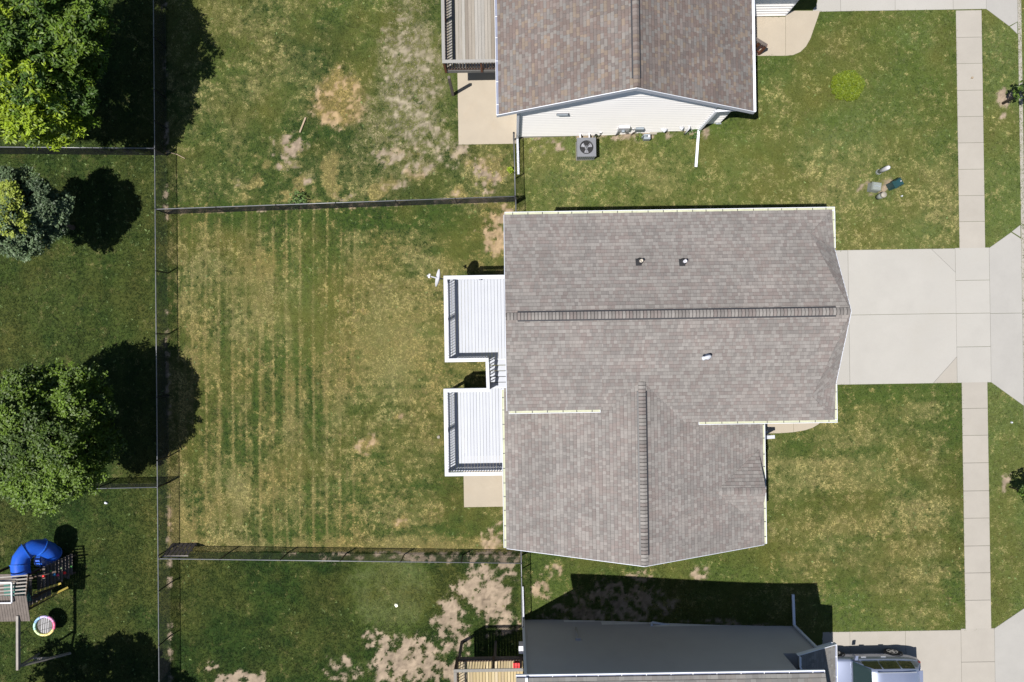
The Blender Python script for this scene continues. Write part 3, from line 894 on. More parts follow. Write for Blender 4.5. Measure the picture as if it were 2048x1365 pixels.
# roof B
BR, BZR, BS = 4.91, 6.74, -8.42
bW = P(1010, 900, 4.95).x; bE = P(1526.5, 950, 4.98).x
BZW = 4.95
slb = (BZR - BZW) / (BR - bW)
zB = lambda x: BZR - slb * abs(x - BR)
BN = -1.62
BSP = P(1297, 1133, BZR).y       # the rake juts out a little at the peak
B_W = [Vector((bW, BN - .30, zB(bW))), Vector((bW, BS, zB(bW))), Vector((BR, BSP, BZR)), Vector((BR, BN, BZR))]
B_E = [Vector((BR, BN, BZR)), Vector((BR, BSP, BZR)), Vector((bE, BS, zB(bE))), Vector((bE, BN, zB(bE)))]
# small front gable on B
dy, dz, dxo = -6.08, 5.70, bE - .16
xin = BR + (BZR - dz) / slb
hw = 1.52
ze_ = zB(dxo - .05) + .005
D_N = [Vector((xin, dy, dz)), Vector((dxo, dy, dz)), Vector((dxo - .05, dy + hw, ze_))]
D_S = [Vector((xin, dy, dz)), Vector((dxo - .05, dy - hw, ze_)), Vector((dxo, dy, dz))]
up3 = Vector((0, 0, .012))
D_N = [p_ + up3 for p_ in D_N]; D_S = [p_ + up3 for p_ in D_S]
roof = roof_slab(house, [A_N, A_N2, A_N3, A_S1, A_S2, A_S3, A_S4, E1, E2, E3, E4, B_W, B_E])
gm = MB(); gm.hexa([(dxo - .06, dy - hw + .1, ze_ - .05), (dxo - .06, dy + hw - .1, ze_ - .05), (dxo - .06, dy, dz - .03)], [(dxo - .02, dy - hw + .1, ze_ - .05), (dxo - .02, dy + hw - .1, ze_ - .05), (dxo - .02, dy, dz - .03)])
gm.build('front_gable', M['trim'], house)
tabs = []
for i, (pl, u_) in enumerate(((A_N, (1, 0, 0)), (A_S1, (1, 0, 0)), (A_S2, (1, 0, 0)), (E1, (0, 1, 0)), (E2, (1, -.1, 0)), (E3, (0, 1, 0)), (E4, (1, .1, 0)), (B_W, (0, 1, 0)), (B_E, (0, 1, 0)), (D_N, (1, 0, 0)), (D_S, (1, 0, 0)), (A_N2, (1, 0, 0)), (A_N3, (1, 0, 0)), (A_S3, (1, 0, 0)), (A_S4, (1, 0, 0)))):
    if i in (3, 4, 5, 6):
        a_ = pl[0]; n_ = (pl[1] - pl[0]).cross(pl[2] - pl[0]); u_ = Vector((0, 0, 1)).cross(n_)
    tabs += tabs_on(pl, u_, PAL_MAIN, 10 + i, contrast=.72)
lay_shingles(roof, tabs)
vw, ve = P(1035, 633, 7.62).x, P(1673, 622, 7.62).x
ridge_vent(roof, (vw, AR, ZR + .012), (ve, AR, ZR + .012), sl)
ridge_caps(roof, (AE - .06, AR, ZR), (AW + .03, AR, ZR), sl, PAL_MAIN, .128, seed=4, contrast=.8, lift=.055)
vt, vb = P(1290, 783, 6.8).y, P(1295, 1112, 6.8).y
ridge_vent(roof, (BR, vt, BZR + .012), (BR, vb, BZR + .012), slb)
ridge_caps(roof, (BR, BN - .02, BZR), (BR, BSP + .03, BZR), slb, PAL_MAIN, .138, seed=5, contrast=.8, lift=.055)
ridge_caps(roof, (dxo - .02, dy, dz - .012), (xin + .1, dy, dz - .012), .44, PAL_MAIN, .15, w=.26, seed=6, lift=.045, lap=.75)
gutter(house, (AW + .02, AN, ZA), (AE + .12, AN, ZA), (0, 1, 0), 'gutter_in', name='gutter')
gutter(house, (AE + .012, AN - .03, ZA), (AE + .012, 3.42, ZA), (1, 0, 0), 'gutter_in')
gutter(house, (AE + .012, -1.88, zA(ASR)), (AE + .012, ASR + .01, zA(ASR)), (1, 0, 0), 'gutter_in')
gutter(house, (AE + .12, ASR, zA(ASR)), (P(1399, 850, 6.2).x, ASR, zA(ASR)), (0, -1, 0), 'gutter_in')
gutter(house, (P(1201, 824, 6.3).x, ASL, zA(ASL)), (P(1018, 827, 6.3).x, ASL, zA(ASL)), (0, -1, 0), 'gutter_in')
gutter(house, (bW, BN - .34, zB(bW)), (bW, BS + .02, zB(bW)), (-1, 0, 0), 'gutter_in')
gutter(house, (bE, BS + .02, zB(bE)), (bE, ASR - .04, zB(bE)), (1, 0, 0), 'gutter_in')
rake(house, (AW, AN, ZA), (AW, AR, ZR), (-1, 0, 0), 'fascia'); rake(house, (AW, AR, ZR), (AW, ASL, zA(ASL)), (-1, 0, 0), 'fascia')
rake(house, Pn, Pk, (1, 0, 0), 'fascia'); rake(house, Pk, Ps, (1, 0, 0), 'fascia')
rake(house, (bW, BS, zB(bW)), (BR, BSP, BZR), (0, -1, 0), 'fascia'); rake(house, (BR, BSP, BZR), (bE, BS, zB(bE)), (0, -1, 0), 'fascia')
# things through the roof
for px_, py_, lab in ((1282, 522, 'vent pipe nearer the back with a tan rim'), (1369, 523, 'vent pipe nearer the front with a grey rim')):
    p_ = P(px_ - 1, py_ + 1, 7.0); z0 = zA(p_.y)
    mb = MB(); lathe(mb, [(.15, -.01), (.12, .03), (.075, .10), (.07, .12)], (p_.x, p_.y, z0), 16)
    vp = mb.build('vent_pipe', M['boot'], house, smooth=True, label=lab)
    mb = MB(); lathe(mb, [(.062, .1), (.062, .34), (.042, .34), (.042, .2)], (p_.x, p_.y, z0), 14)
    mb.build('pipe_rim', M['pipe'] if px_ < 1300 else M['pale'], vp, smooth=True)
    mb = MB(); n_ = MB(); s0 = z0 + sl * 0
    mb.hexa([(p_.x - .17, p_.y - .16, zA(p_.y - .16) + .015), (p_.x + .05, p_.y - .16, zA(p_.y - .16) + .015), (p_.x + .05, p_.y + .12, zA(p_.y + .12) + .015), (p_.x - .17, p_.y + .12, zA(p_.y + .12) + .015)],
            [(p_.x - .17, p_.y - .16, zA(p_.y - .16) + .024), (p_.x + .05, p_.y - .16, zA(p_.y - .16) + .024), (p_.x + .05, p_.y + .12, zA(p_.y + .12) + .024), (p_.x - .17, p_.y + .12, zA(p_.y + .12) + .024)])
    mb.build('flashing', M['boot'], vp)
p_ = P(1412, 713, 7.1); z0 = zA(p_.y)
mb = MB(); mb.tube([(p_.x + .08, p_.y, z0 - .02), (p_.x + .08, p_.y, z0 + .30), (p_.x + .04, p_.y, z0 + .37), (p_.x - .06, p_.y - .03, z0 + .38), (p_.x - .16, p_.y - .06, z0 + .33)], .062, 12)
ep = mb.build('vent_elbow', M['white'], house, smooth=True, label='white plastic elbow pipe on the south slope')
mb = MB(); mb.tube([(p_.x - .13, p_.y - .05, z0 + .345), (p_.x - .21, p_.y - .08, z0 + .31)], .078, 12); mb.build('pipe_collar', M['white'], ep, smooth=True)
mb = MB(); lathe(mb, [(.14, 0), (.12, .03), (.085, .1)], (p_.x + .08, p_.y, z0 - .02), 14); mb.build('flashing', M['pale'], ep, smooth=True)
# concrete stoop at the front door
mb = MB(); mb.box(9.45, 9.95, -4.1, -2.8, RISE - .4, RISE + .34); mb.build('stoop', M['concrete_tan'], house)

# ================================================================== decks
def balusters(root, pts, z0, z1, m, gap=.125, size=.034):
    me = None
    for a, b in zip(pts[:-1], pts[1:]):
        a, b = Vector(a), Vector(b); L = (b - a).length; n = max(1, int(L / gap))
        if me is None:
            mb = MB(); mb.box(-size / 2, size / 2, -size / 2, size / 2, 0, z1 - z0); me = mb.mesh('baluster', M[m])
        for i in range(n):
            p_ = a + (b - a) * ((i + .5) / n)
            inst('baluster', me, (p_.x, p_.y, z0), root)
def plank_floor(root, x0, x1, y0, y1, z, w, m, along='y', gap=.008, pal=None, t=.035, tone=False):
    n = int(round(((x1 - x0) if along == 'y' else (y1 - y0)) / w)); ww = ((x1 - x0) if along == 'y' else (y1 - y0)) / n
    for i in range(n):
        a = (x0 if along == 'y' else y0) + i * ww
        mb = MB(); j = random.uniform(-.003, .003)
        c = random.choice(pal) if pal else (1, 1, 1); f = random.uniform(.9, 1.08); c = tuple(k_ * f for k_ in c)
        if along == 'y': mb.box(a + gap / 2, a + ww - gap / 2, y0, y1, z - t, z + j, c)
        else: mb.box(x0, x1, a + gap / 2, a + ww - gap / 2, z - t, z + j, c)
        mb.build('deck_board', M[m], root, tone=tone)
def rails(root, pts, z, m, w=.14, h=.035, drop=.9, mid=True):
    """cap rail, lower rail and posts along a polyline"""
    for i, (a, b) in enumerate(zip(pts[:-1], pts[1:])):
        a, b = Vector((*a, 0)), Vector((*b, 0)); d = (b - a).normalized()
        mb = MB(); mb.beam(a - d * (w / 2 - .001 * i) + Vector((0, 0, z + .0015 * i)), b + d * (w / 2 - .001) + Vector((0, 0, z + .0015 * i)), w, h); mb.build('top_rail', M[m], root)
        mb = MB(); mb.beam(a + Vector((0, 0, z - drop + .08)), b + Vector((0, 0, z - drop + .08)), .045, .06); mb.build('bottom_rail', M[m], root)
        n = max(1, int(round((b - a).length / 1.9)))
        for k_ in range(n + 1):
            if k_ == n and i < len(pts) - 2: continue
            p_ = a + (b - a) * (k_ / n)
            mb = MB(); mb.box(p_.x - .05, p_.x + .05, p_.y - .05, p_.y + .05, z - drop - .1, z - .018); mb.build('post', M[m], root)
def support(root, x, y, z, m, w=.11):
    mb = MB(); mb.box(x - w / 2, x + w / 2, y - w / 2, y + w / 2, g1(x) - .3, z); mb.build('support_post', M[m], root)

ZN, ZS = 2.55, 1.85
def wdeck(label, x0, x1, y0, y1, z, pts, grp, left_posts):
    r = thing('deck', label, 'deck', ((x0 + x1) / 2, (y0 + y1) / 2, 0), grp)
    plank_floor(r, x0, x1, y0, y1, z, .1435, 'deck_white', gap=.011)
    mb = MB(); mb.box(x0, x1, y0 - .03, y0 - .001, z - .24, z - .005); mb.box(x0, x1, y1 + .001, y1 + .03, z - .24, z - .005); mb.box(x0 - .031, x0 - .001, y0 - .03, y1 + .03, z - .24, z - .005)
    mb.build('rim_joist', M['white'], r)
    rails(r, pts, z + .98, 'white', w=.155, drop=.92)
    balusters(r, [(*p_, 0) for p_ in pts], z + .12, z + .965, 'white', .118)
    for x_, y_ in left_posts: support(r, x_, y_, z - .036, 'white')
    return r
a = P(887, 552, ZN + .98); b = P(891, 725, ZN + .98)
nx0, ny1, ny0 = a.x + .08, a.y - .08, b.y + .08
st_x = P(975, 740, 3.3).x
dn = wdeck('white deck nearer the satellite dish, the upper of two linked decks', nx0 + .02, .12, ny0, ny1, ZN, [(.1, ny1), (nx0, ny1), (nx0, ny0), (st_x - .02, ny0)], 'white back decks', [(nx0 + .1, ny0 + .1), (nx0 + .1, ny1 - .1), (-.3, ny1 - .1)])
a = P(887, 778, ZS + .98); b = P(889, 953, ZS + .98)
sx_, sy1, sy0 = a.x + .08, a.y - .08, b.y + .08
dsd = wdeck('white deck above the tan patio slab, the lower of two linked decks', sx_ + .02, -.08, sy0, sy1, ZS, [(st_x - .02, sy1), (sx_, sy1), (sx_, sy0), (-.1, sy0)], 'white back decks', [(sx_ + .1, sy1 - .1), (sx_ + .1, sy0 + .1), (-.6, sy0 + .1)])
st = thing('deck_stairs', 'white stair flight linking the two white decks behind the house', 'stairs', (-.5, (ny0 + sy1) / 2, 0))
nst = 5
for i in range(nst):
    y1_ = ny0 - .035 - (ny0 - .035 - sy1) * i / nst; y0_ = ny0 - .035 - (ny0 - .035 - sy1) * (i + 1) / nst + .035
    z_ = ZN - (ZN - ZS) * (i + .6) / nst
    mb = MB(); mb.box(st_x + .06, .12, y0_, y1_, z_ - .035, z_); mb.build('tread', M['deck_white'], st)
for x_ in (st_x + .03, .135):
    mb = MB(); mb.beam((x_, ny0 - .03, ZN - .2), (x_, sy1 + .02, ZS - .1), .04, .24); mb.build('stringer', M['fascia'], st)
mb = MB(); mb.beam((st_x, ny0 - .08, ZN + .95), (st_x, sy1 + .08, ZS + 1.06), .14, .04); mb.build('top_rail', M['white'], st)
mb = MB(); mb.beam((st_x, ny0 - .04, ZN + .10), (st_x, sy1 + .04, ZS + .2), .045, .06); mb.build('bottom_rail', M['white'], st)
me = None
for i in range(8):
    t_ = (i + .5) / 8
    mb = MB(); y_ = ny0 - .05 + (sy1 - ny0 + .1) * t_; z_ = ZN + (ZS - ZN) * t_
    mb.box(st_x - .017, st_x + .017, y_ - .017, y_ + .017, z_ + .1, z_ + 1.0); mb.build('baluster', M['white'], st)

# satellite dish on the deck corner
ds = P(879, 557, 3.35)
r = thing('satellite_dish', 'pale satellite dish clamped to the corner of the upper white deck', 'satellite dish', (ds.x, ds.y, 2.4))
mb = MB(); n1_, n2_ = 6, 24
ax = Vector((-.97, .18, .30)).normalized(); e1 = Vector((0, 0, 1)).cross(ax).normalized(); e2 = ax.cross(e1)
rings = []
for i in range(n1_ + 1):
    rr_ = .42 * i / n1_
    rings.append([Vector(ds) + (e1 * math.cos(2 * math.pi * j / n2_) * .92 + e2 * math.sin(2 * math.pi * j / n2_)) * rr_ + ax * (.09 * (i / n1_) ** 2) for j in range(n2_)])
for off in (0, -.012):
    for i in range(n1_):
        for j in range(n2_):
            k_ = (j + 1) % n2_
            if i == 0: mb.poly([p_ + ax * off for p_ in (rings[0][0], rings[1][j], rings[1][k_])])
            else: mb.poly([p_ + ax * off for p_ in (rings[i][j], rings[i + 1][j], rings[i + 1][k_], rings[i][k_])])
mb.build('reflector', M['pale'], r, smooth=False)
f_ = Vector(ds) + ax * .48 + Vector((0, .02, -.10))
mb = MB(); mb.beam(Vector(ds) - e2 * .3 + ax * .03, f_, .05, .035); mb.build('feed_arm', M['pale'], r)
mb = MB(); mb.beam(f_ - ax * .02 + e1 * -.09, f_ + e1 * .09 - ax * .02, .07, .07); mb.tube([f_ + ax * -.05, f_ + ax * .08], .035, 10); mb.build('feed_horn', M['pale'], r)
mb = MB(); mb.tube([Vector(ds) - ax * .04, Vector(ds) - ax * .14 + Vector((0, 0, -.05)), (nx0 - .02, ny1 + .0, 3.0), (nx0 - .03, ny1 + .02, 2.4)], .026, 8); mb.build('mast', M['grey_paint'], r, smooth=True)

# front door railing of the house
rl = P(1550, 876, 2.3)
r = thing('porch_railing', 'white porch railing with balusters beside the front walk of the middle house', 'railing', (rl.x - .3, rl.y, RISE))
y_ = rl.y
mb = MB(); mb.beam((9.7, y_ - .02, RISE + 1.27), (rl.x + .02, y_ + .03, RISE + 1.0), .15, .05); mb.build('top_rail', M['white'], r)
mb = MB(); mb.beam((9.7, y_ + .12, RISE + .5), (rl.x, y_ + .15, RISE + .25), .05, .06); mb.build('bottom_rail', M['white'], r)
for x_ in (9.85, rl.x - .05):
    mb = MB(); mb.box(x_ - .05, x_ + .05, y_ - .04, y_ + .06, RISE - .1, RISE + 1.0); mb.build('post', M['white'], r)
y2_ = P(1540, 852, 2.2).y
for k_ in range(4):
    x_ = 9.95 + k_ * .11
    mb = MB(); mb.box(x_ - .017, x_ + .017, y_ - .01, y_ + .025, RISE + .2, RISE + 1.0); mb.build('baluster', M['white'], r)

# ================================================================== HOUSE at the top
th = thing('house', 'white sided house with mottled brown shingle roof and a grey wooden deck', 'house', (5, 12, 0))
TZR, TZE, TRX, TW, TE, TS, TN = 6.9, 4.05, 4.87, -.40, 10.30, 9.50, 20.5
slt = (TZR - TZE) / (TRX - TW)
zT = lambda x: TZR - slt * abs(x - TRX)
T_W = [Vector((TW, TN, TZE)), Vector((TW, TS, TZE)), Vector((TRX, TS, TZR)), Vector((TRX, TN, TZR))]
T_E = [Vector((TRX, TN, TZR)), Vector((TRX, TS, TZR)), Vector((TE, TS, zT(TE))), Vector((TE, TN, zT(TE)))]
roof = roof_slab(th, [T_W, T_E], .12)
def cutN(pl, y): # shingles only as far as the picture could show
    return [Vector((p_.x, min(p_.y, y), p_.z)) for p_ in pl]
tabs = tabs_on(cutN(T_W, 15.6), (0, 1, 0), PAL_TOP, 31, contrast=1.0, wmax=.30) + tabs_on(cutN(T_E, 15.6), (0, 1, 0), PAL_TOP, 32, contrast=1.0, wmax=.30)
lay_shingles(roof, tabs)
vb_ = P(1275, 155, 6.95).y
ridge_vent(roof, (TRX, 15.6, TZR + .012), (TRX, vb_, TZR + .012), slt, w=.34)
ridge_caps(roof, (TRX, 15.6, TZR), (TRX, TS + .03, TZR), slt, PAL_TOP, .14, seed=9, w=.245, lift=.06, lap=.82)
TWL, TWR, TY = .46, 8.80, 9.70
TY2, TWR2 = 9.93, 9.75
zs = .33
mb = MB(); mb.box(TWL + .02, TWR, TY + .015, 20, -.3, 3.9); mb.build('wall', M['siding'], th)
mb = MB(); mb.box(TWR + .001, TWR2 - .02, TY2 + .015, 13.2, -.3, 3.9); mb.build('wall', M['siding'], th)
mb = MB(); mb.hexa([(TWL, TY + .02, 3.9), (TWR2 - .05, TY + .02, 3.9), (TRX, TY + .02, 6.6)], [(TWL, TY + .3, 3.9), (TWR2 - .05, TY + .3, 3.9), (TRX, TY + .3, 6.6)]); mb.build('gable', M['siding'], th)
def spanT(z):
    if z < 3.75: return (-99, 99)
    t_ = (TZR - .16 - z) / slt
    return None if t_ < .1 else (TRX - t_, TRX + t_)
lap_wall(th, TWL, TWR, TY + .015, zs, spanT, -1, 'siding', .235)
def spanT2(z): return (-99, 99) if z < 3.9 else None
lap_wall(th, TWR + .05, TWR2, TY2 + .015, RISE + .06, spanT2, -1, 'siding', .235)
x_ = TWL
while x_ < 5.3:
    mb = MB(); mb.box(x_ + .004, x_ + .329, TY + .005, TY + .2, -.25, zs - .004); mb.build('foundation_block', M['foundation'], th); x_ += .333
for x_, y_ in ((TWL + .02, TY), (TWR - .03, TY), (TWR2 - .03, TY2)):
    mb = MB(); mb.box(x_ - .05, x_ + .05, y_ - .012, y_ + .05, max(zs, g1(x_) - .1), 3.9); mb.build('corner_post', M['trim'], th)
rake(th, (TW - .1, TS, zT(TW - .1)), (TRX, TS, TZR), (0, -1, 0), 'fascia', h=.26); rake(th, (TRX, TS, TZR), (TE + .1, TS, zT(TE + .1)), (0, -1, 0), 'fascia', h=.26)  # white boards given grey trim: the overhang's shade is put into their colour
mb = MB()
for a, b in (((TW - .1, TS, zT(TW - .1)), (TRX, TS, TZR)), ((TRX, TS, TZR), (TE + .1, TS, zT(TE + .1)))):
    a, b = Vector(a), Vector(b); o_ = Vector((0, -.026, 0)); e_ = Vector((0, -.004, 0)); u_ = Vector((0, 0, .03))
    mb.hexa([a + o_, a + e_, a + e_ + u_, a + o_ + u_], [b + o_, b + e_, b + e_ + u_, b + o_ + u_])
mb.build('drip_edge', M['trim'], th)
gutter(th, (TW, TN, TZE), (TW, TS + .0, TZE), (-1, 0, 0), 'gutter_dark', hang=.9, w=.11, hm='trim')
gutter(th, (TE, TS + .0, zT(TE)), (TE, TN, zT(TE)), (1, 0, 0), 'trim', hang=.9, w=.13, hm='trim', dep=.06)
# corner downspouts
xd = TWL - .05
downspout(th, [(xd, TY - .06, 3.85), (xd, TY - .06, .18)], w=.11, h=.09)
downspout(th, [(xd, TY - .06, .16), (xd + .02, G(1032, 350).y, .07)], w=.10, h=.075, name='downspout_extension')
e1_ = WY(1440, 222, TY - .06); e2_ = WY(1398, 267, TY - .06)
xd = TWR + .0
downspout(th, [(TE - .4, TY - .08, 3.86), (xd + .05, TY - .06, 3.66)], w=.09, h=.07, name='downspout_elbow')
downspout(th, [(xd + .05, TY - .06, 3.66), (xd + .03, TY - .06, g1(xd) + .16)], w=.10, h=.08)
e3_ = G(1391, 335, .06)
downspout(th, [(xd - .0, TY - .08, g1(xd) + .14), (e3_.x, e3_.y, e3_.z)], w=.11, h=.08, name='downspout_extension')
# fittings on the white wall
def onwall(px_, py_, dy=0): return WY(px_, py_, TY - dy)
a, b = onwall(1114, 222), onwall(1136, 228)
mb = MB(); mb.box(a.x, b.x, TY - .07, TY + .01, b.z - .02, b.z + .20); lv = mb.build('louvre_vent', M['ac'], th)
for i in range(3):
    mb = MB(); mb.beam((a.x + .02, TY - .085, b.z + .03 + i * .06), (b.x - .02, TY - .085, b.z + .03 + i * .06), .03, .012); mb.build('slat', M['meter'], lv)
a, b = onwall(1240, 253, .12), onwall(1257, 262, .12)
mb = MB(); mb.box(a.x, b.x, TY - .13, TY + .0, b.z - .1, b.z + .42); em = mb.build('electric_meter', M['pale'], th)
mb = MB(); mb.tube([((a.x + b.x) / 2, TY - .12, b.z + .08), ((a.x + b.x) / 2, TY - .22, b.z + .08)], .085, 14); mb.build('dial', M['meter'], em, smooth=True)
gx_ = G(1230, 283)
mb = MB(); mb.tube([(a.x + .05, TY - .07, b.z - .09), (gx_.x + .06, TY - .07, b.z - .3), (gx_.x + .04, TY - .07, g1(gx_.x) - .05)], .032, 8); mb.build('conduit', M['meter'], em, smooth=True)
a, b = onwall(1274, 256, .1), onwall(1286, 262, .1)
mb = MB(); mb.box(a.x, b.x, TY - .11, TY, b.z - .08, b.z + .25); cb = mb.build('cable_box', M['meter'], th)
mb = MB(); mb.tube([((a.x + b.x) / 2 - .05, TY - .06, b.z - .07), (a.x - .03, TY - .06, .7), (a.x - .08, TY - .1, g1(a.x) - .05)], .022, 8); mb.build('conduit', M['wood_brown'], cb)
mb = MB(); mb.box(a.x - .14, a.x - .08, TY - .06, TY, b.z - .02, b.z + .15); mb.build('junction_box', M['pale'], cb)
g_ = G(1291, 279)
mb = MB(); mb.box(g_.x - .15, g_.x + .15, TY - .42, TY - .18, g1(g_.x) + .12, g1(g_.x) + .40); gmt = mb.build('gas_meter', M['meter'], th)
mb = MB(); mb.tube([(g_.x - .22, TY - .3, g1(g_.x) - .05), (g_.x - .22, TY - .3, g1(g_.x) + .5), (g_.x, TY - .3, g1(g_.x) + .5), (g_.x, TY - .3, g1(g_.x) + .38)], .025, 8); mb.build('gas_pipe', M['meter'], gmt, smooth=True)
mb = MB(); mb.tube([(g_.x + .07, TY - .3, g1(g_.x) + .40), (g_.x + .07, TY - .3, g1(g_.x) + .45)], .06, 12); mb.build('dial', M['pale'], gmt)
a, b = onwall(1302, 265, .1), onwall(1311, 272, .1)
mb = MB(); mb.box(a.x, b.x, TY - .12, TY, b.z, b.z + .3); mb.build('regulator_box', M['beige'], th)
for (x0_, y0_, x1_, y1_) in ((1321, 256, 1334, 261), (1358, 254, 1367, 257)):
    a, b = onwall(x0_, y1_, .05), onwall(x1_, y1_, .05)
    mb = MB(); mb.tube([(a.x, TY - .02, a.z + .08), ((a.x + b.x) / 2, TY - .10, a.z + .05), (b.x, TY - .02, a.z + .08)], [.03, .085, .03], 10); mb.build('vent_hood', M['white'], th, smooth=True)
a, b = onwall(1379, 256, .1), G(1368, 271)
mb = MB(); mb.tube([(a.x, TY - .02, a.z), (a.x, TY - .10, a.z), (b.x + .02, b.y + .03, g1(b.x) + .02)], .042, 10); mb.build('drain_pipe', M['pale'], th, smooth=True)
a = onwall(1201, 266, .04)
mb = MB(); mb.box(a.x - .05, a.x + .05, TY - .06, TY, a.z - .04, a.z + .06); so = mb.build('outdoor_socket', M['pale'], th)
mb = MB(); mb.tube([(a.x, TY - .05, a.z - .04), (a.x + .01, TY - .06, a.z - .3), (a.x - .06, TY - .12, g1(a.x) + .03)], .014, 6); mb.build('cable', M['dark'], so)
a = WY(1436, 250, TY2 - .03)
mb = MB(); mb.box(a.x - .12, a.x + .12, TY2 - .03, TY2 + .02, a.z - .03, a.z + .10); mb.build('wall_vent', M['meter'], th)
# garage wing of the top house
gy = G(1540, 33).y; gxr = G(1570.5, 33.5).x
mb = MB(); mb.box(9.9, gxr - .02, gy + .02, 20, RISE - .3, 3.9); mb.build('wall', M['siding'], th)
lap_wall(th, 9.9, gxr - .02, gy + .02, RISE + .05, spanT2, -1, 'siding', .235)
mb = MB(); mb.box(gxr - .08, gxr + .02, gy - .01, gy + .06, RISE + .02, 3.9); mb.build('corner_post', M['trim'], th)
mb = MB(); mb.box(10.2, 13.15, gy - .35, 20.5, 3.9, 4.05); groof = mb.build('garage_roof', M['felt'], th)
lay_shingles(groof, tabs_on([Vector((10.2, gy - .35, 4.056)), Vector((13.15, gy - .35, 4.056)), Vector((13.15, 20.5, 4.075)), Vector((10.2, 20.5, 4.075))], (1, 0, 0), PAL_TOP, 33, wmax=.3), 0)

# wooden deck of the top house
WG = [(.33, .295, .255), (.40, .37, .33), (.28, .245, .21), (.36, .325, .28), (.44, .42, .39), (.31, .27, .225)]
dkz = 2.45
c0 = P(884, 127, dkz + .95)
dx0, dy0 = c0.x + .07, c0.y + .07
r = thing('deck', 'weathered grey wooden deck on posts behind the white sided house', 'deck', (-1, 14, 0))
plank_floor(r, dx0 + .02, .44, dy0 + .02, 17.4, dkz, .142, 'wood_grey', gap=.009, pal=WG, tone=True)
mb = MB(); mb.box(dx0, .44, dy0 - .025, dy0 + .018, dkz - .26, dkz - .01, (.25, .24, .23)); mb.build('rim_joist', M['wood_grey'], r, tone=True)
mb = MB(); mb.box(dx0 - .03, dx0 + .018, dy0 - .026, 17.4, dkz - .26, dkz - .011, (.25, .24, .23)); mb.build('rim_joist', M['wood_grey'], r, tone=True)
for a, b, w_ in (((dx0 - .06, dy0, dkz + .95), (.44, dy0, dkz + .95), .14), ((dx0, dy0 + .075, dkz + .952), (dx0, 17.4, dkz + .952), .14)):
    mb = MB(); mb.beam(a, b, w_, .04, (.37, .36, .345)); mb.build('top_rail', M['wood_grey'], r, tone=True)
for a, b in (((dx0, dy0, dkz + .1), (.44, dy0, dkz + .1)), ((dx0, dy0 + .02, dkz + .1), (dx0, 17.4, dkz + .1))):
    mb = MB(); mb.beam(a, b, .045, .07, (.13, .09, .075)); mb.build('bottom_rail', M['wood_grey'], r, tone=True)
balusters(r, [(.4, dy0, 0), (dx0, dy0, 0), (dx0, 17.3, 0)], dkz + .1, dkz + .93, 'wood_dark', .125, .038)
for x_, y_ in ((dx0, dy0), (-1.15, dy0), (dx0, 14.2), (dx0, 16.4)):
    mb = MB(); mb.box(x_ - .045, x_ + .045, y_ - .045, y_ + .045, dkz - .2, dkz + .925); mb.build('post', M['wood_red'], r)
sp_ = G(906, 190)
for x_, y_ in ((sp_.x, sp_.y), (sp_.x, 15.5)):
    mb = MB(); mb.box(x_ - .06, x_ + .06, y_ - .06, y_ + .06, -.3, dkz - .27); mb.build('support_post', M['wood_brown'], r)

# front steps railing of the top house
a = P(1513, 82, 2.1); b = P(1534, 92, 2.1)
r = thing('porch_railing', 'red brown wooden step railing with grey cap by the tan front walk', 'railing', (b.x, b.y, RISE))
mb = MB(); mb.beam((a.x - .4, a.y + .15, 2.35), (b.x, b.y, 2.1), .14, .04); mb.build('top_rail', M['wood_brown'], r)
for t_ in (0.05, .5, .95):
    p_ = Vector((a.x - .2, a.y + .05, 0)).lerp(Vector((b.x, b.y, 0)), t_)
    mb = MB(); mb.box(p_.x - .045, p_.x + .045, p_.y - .045, p_.y + .045, RISE - .1, 2.12 + .1 * (1 - t_)); mb.build('post', M['wood_red'], r)
for i in range(5):
    p_ = Vector((a.x - .2, a.y + .05, 0)).lerp(Vector((b.x, b.y, 0)), .12 + i * .16)
    mb = MB(); mb.box(p_.x - .018, p_.x + .018, p_.y - .018, p_.y + .018, RISE + .1, 2.1); mb.build('baluster', M['wood_red'], r)
mb = MB(); mb.beam((a.x - .2, a.y + .05, RISE + .14), (b.x, b.y, RISE + .14), .05, .09); mb.build('bottom_rail', M['wood_red'], r)

# air conditioner
c = G(1170, 303)
aw = .42; ah = .70; zc = g1(c.x); k = .985
r = thing('air_conditioner', 'grey air conditioner with round fan grille on the grass beside the white wall', 'air conditioner', (c.x, c.y, zc))
mb = MB(); mb.box(c.x - .43, c.x + .43, c.y - .43, c.y + .43, zc - .06, zc + .05); mb.build('pad', M['concrete'], r)
cy_ = c.y
mb = MB()
mb.box(c.x - aw, c.x + aw, cy_ - aw, cy_ + aw, zc + .05, zc + ah - .09)
mb.build('cabinet', M['ac'], r)
mb = MB(); n_ = 28
out = []; inn = []
for j in range(n_):
    t_ = 2 * math.pi * (j + .5) / n_; cx_, sy__ = math.cos(t_), math.sin(t_); m_ = max(abs(cx_), abs(sy__))
    out.append((c.x + cx_ / m_ * (aw + .02), cy_ + sy__ / m_ * (aw + .02))); inn.append((c.x + cx_ * .32, cy_ + sy__ * .32))
for j in range(n_):
    k_ = (j + 1) % n_; zt = zc + ah
    mb.poly([(*out[j], zt), (*out[k_], zt), (*inn[k_], zt), (*inn[j], zt)])
    mb.poly([(*out[j], zt - .07), (*out[k_], zt - .07), (*out[k_], zt), (*out[j], zt)])
    mb.poly([(*inn[k_], zt - .085), (*inn[j], zt - .085), (*inn[j], zt), (*inn[k_], zt)])
mb.build('top_panel', M['ac'], r)
mb = MB(); lathe(mb, [(.319, 0), (.319, .004)], (c.x, cy_, zc + ah - .088), 24); mb.build('fan_well', M['black'], r)
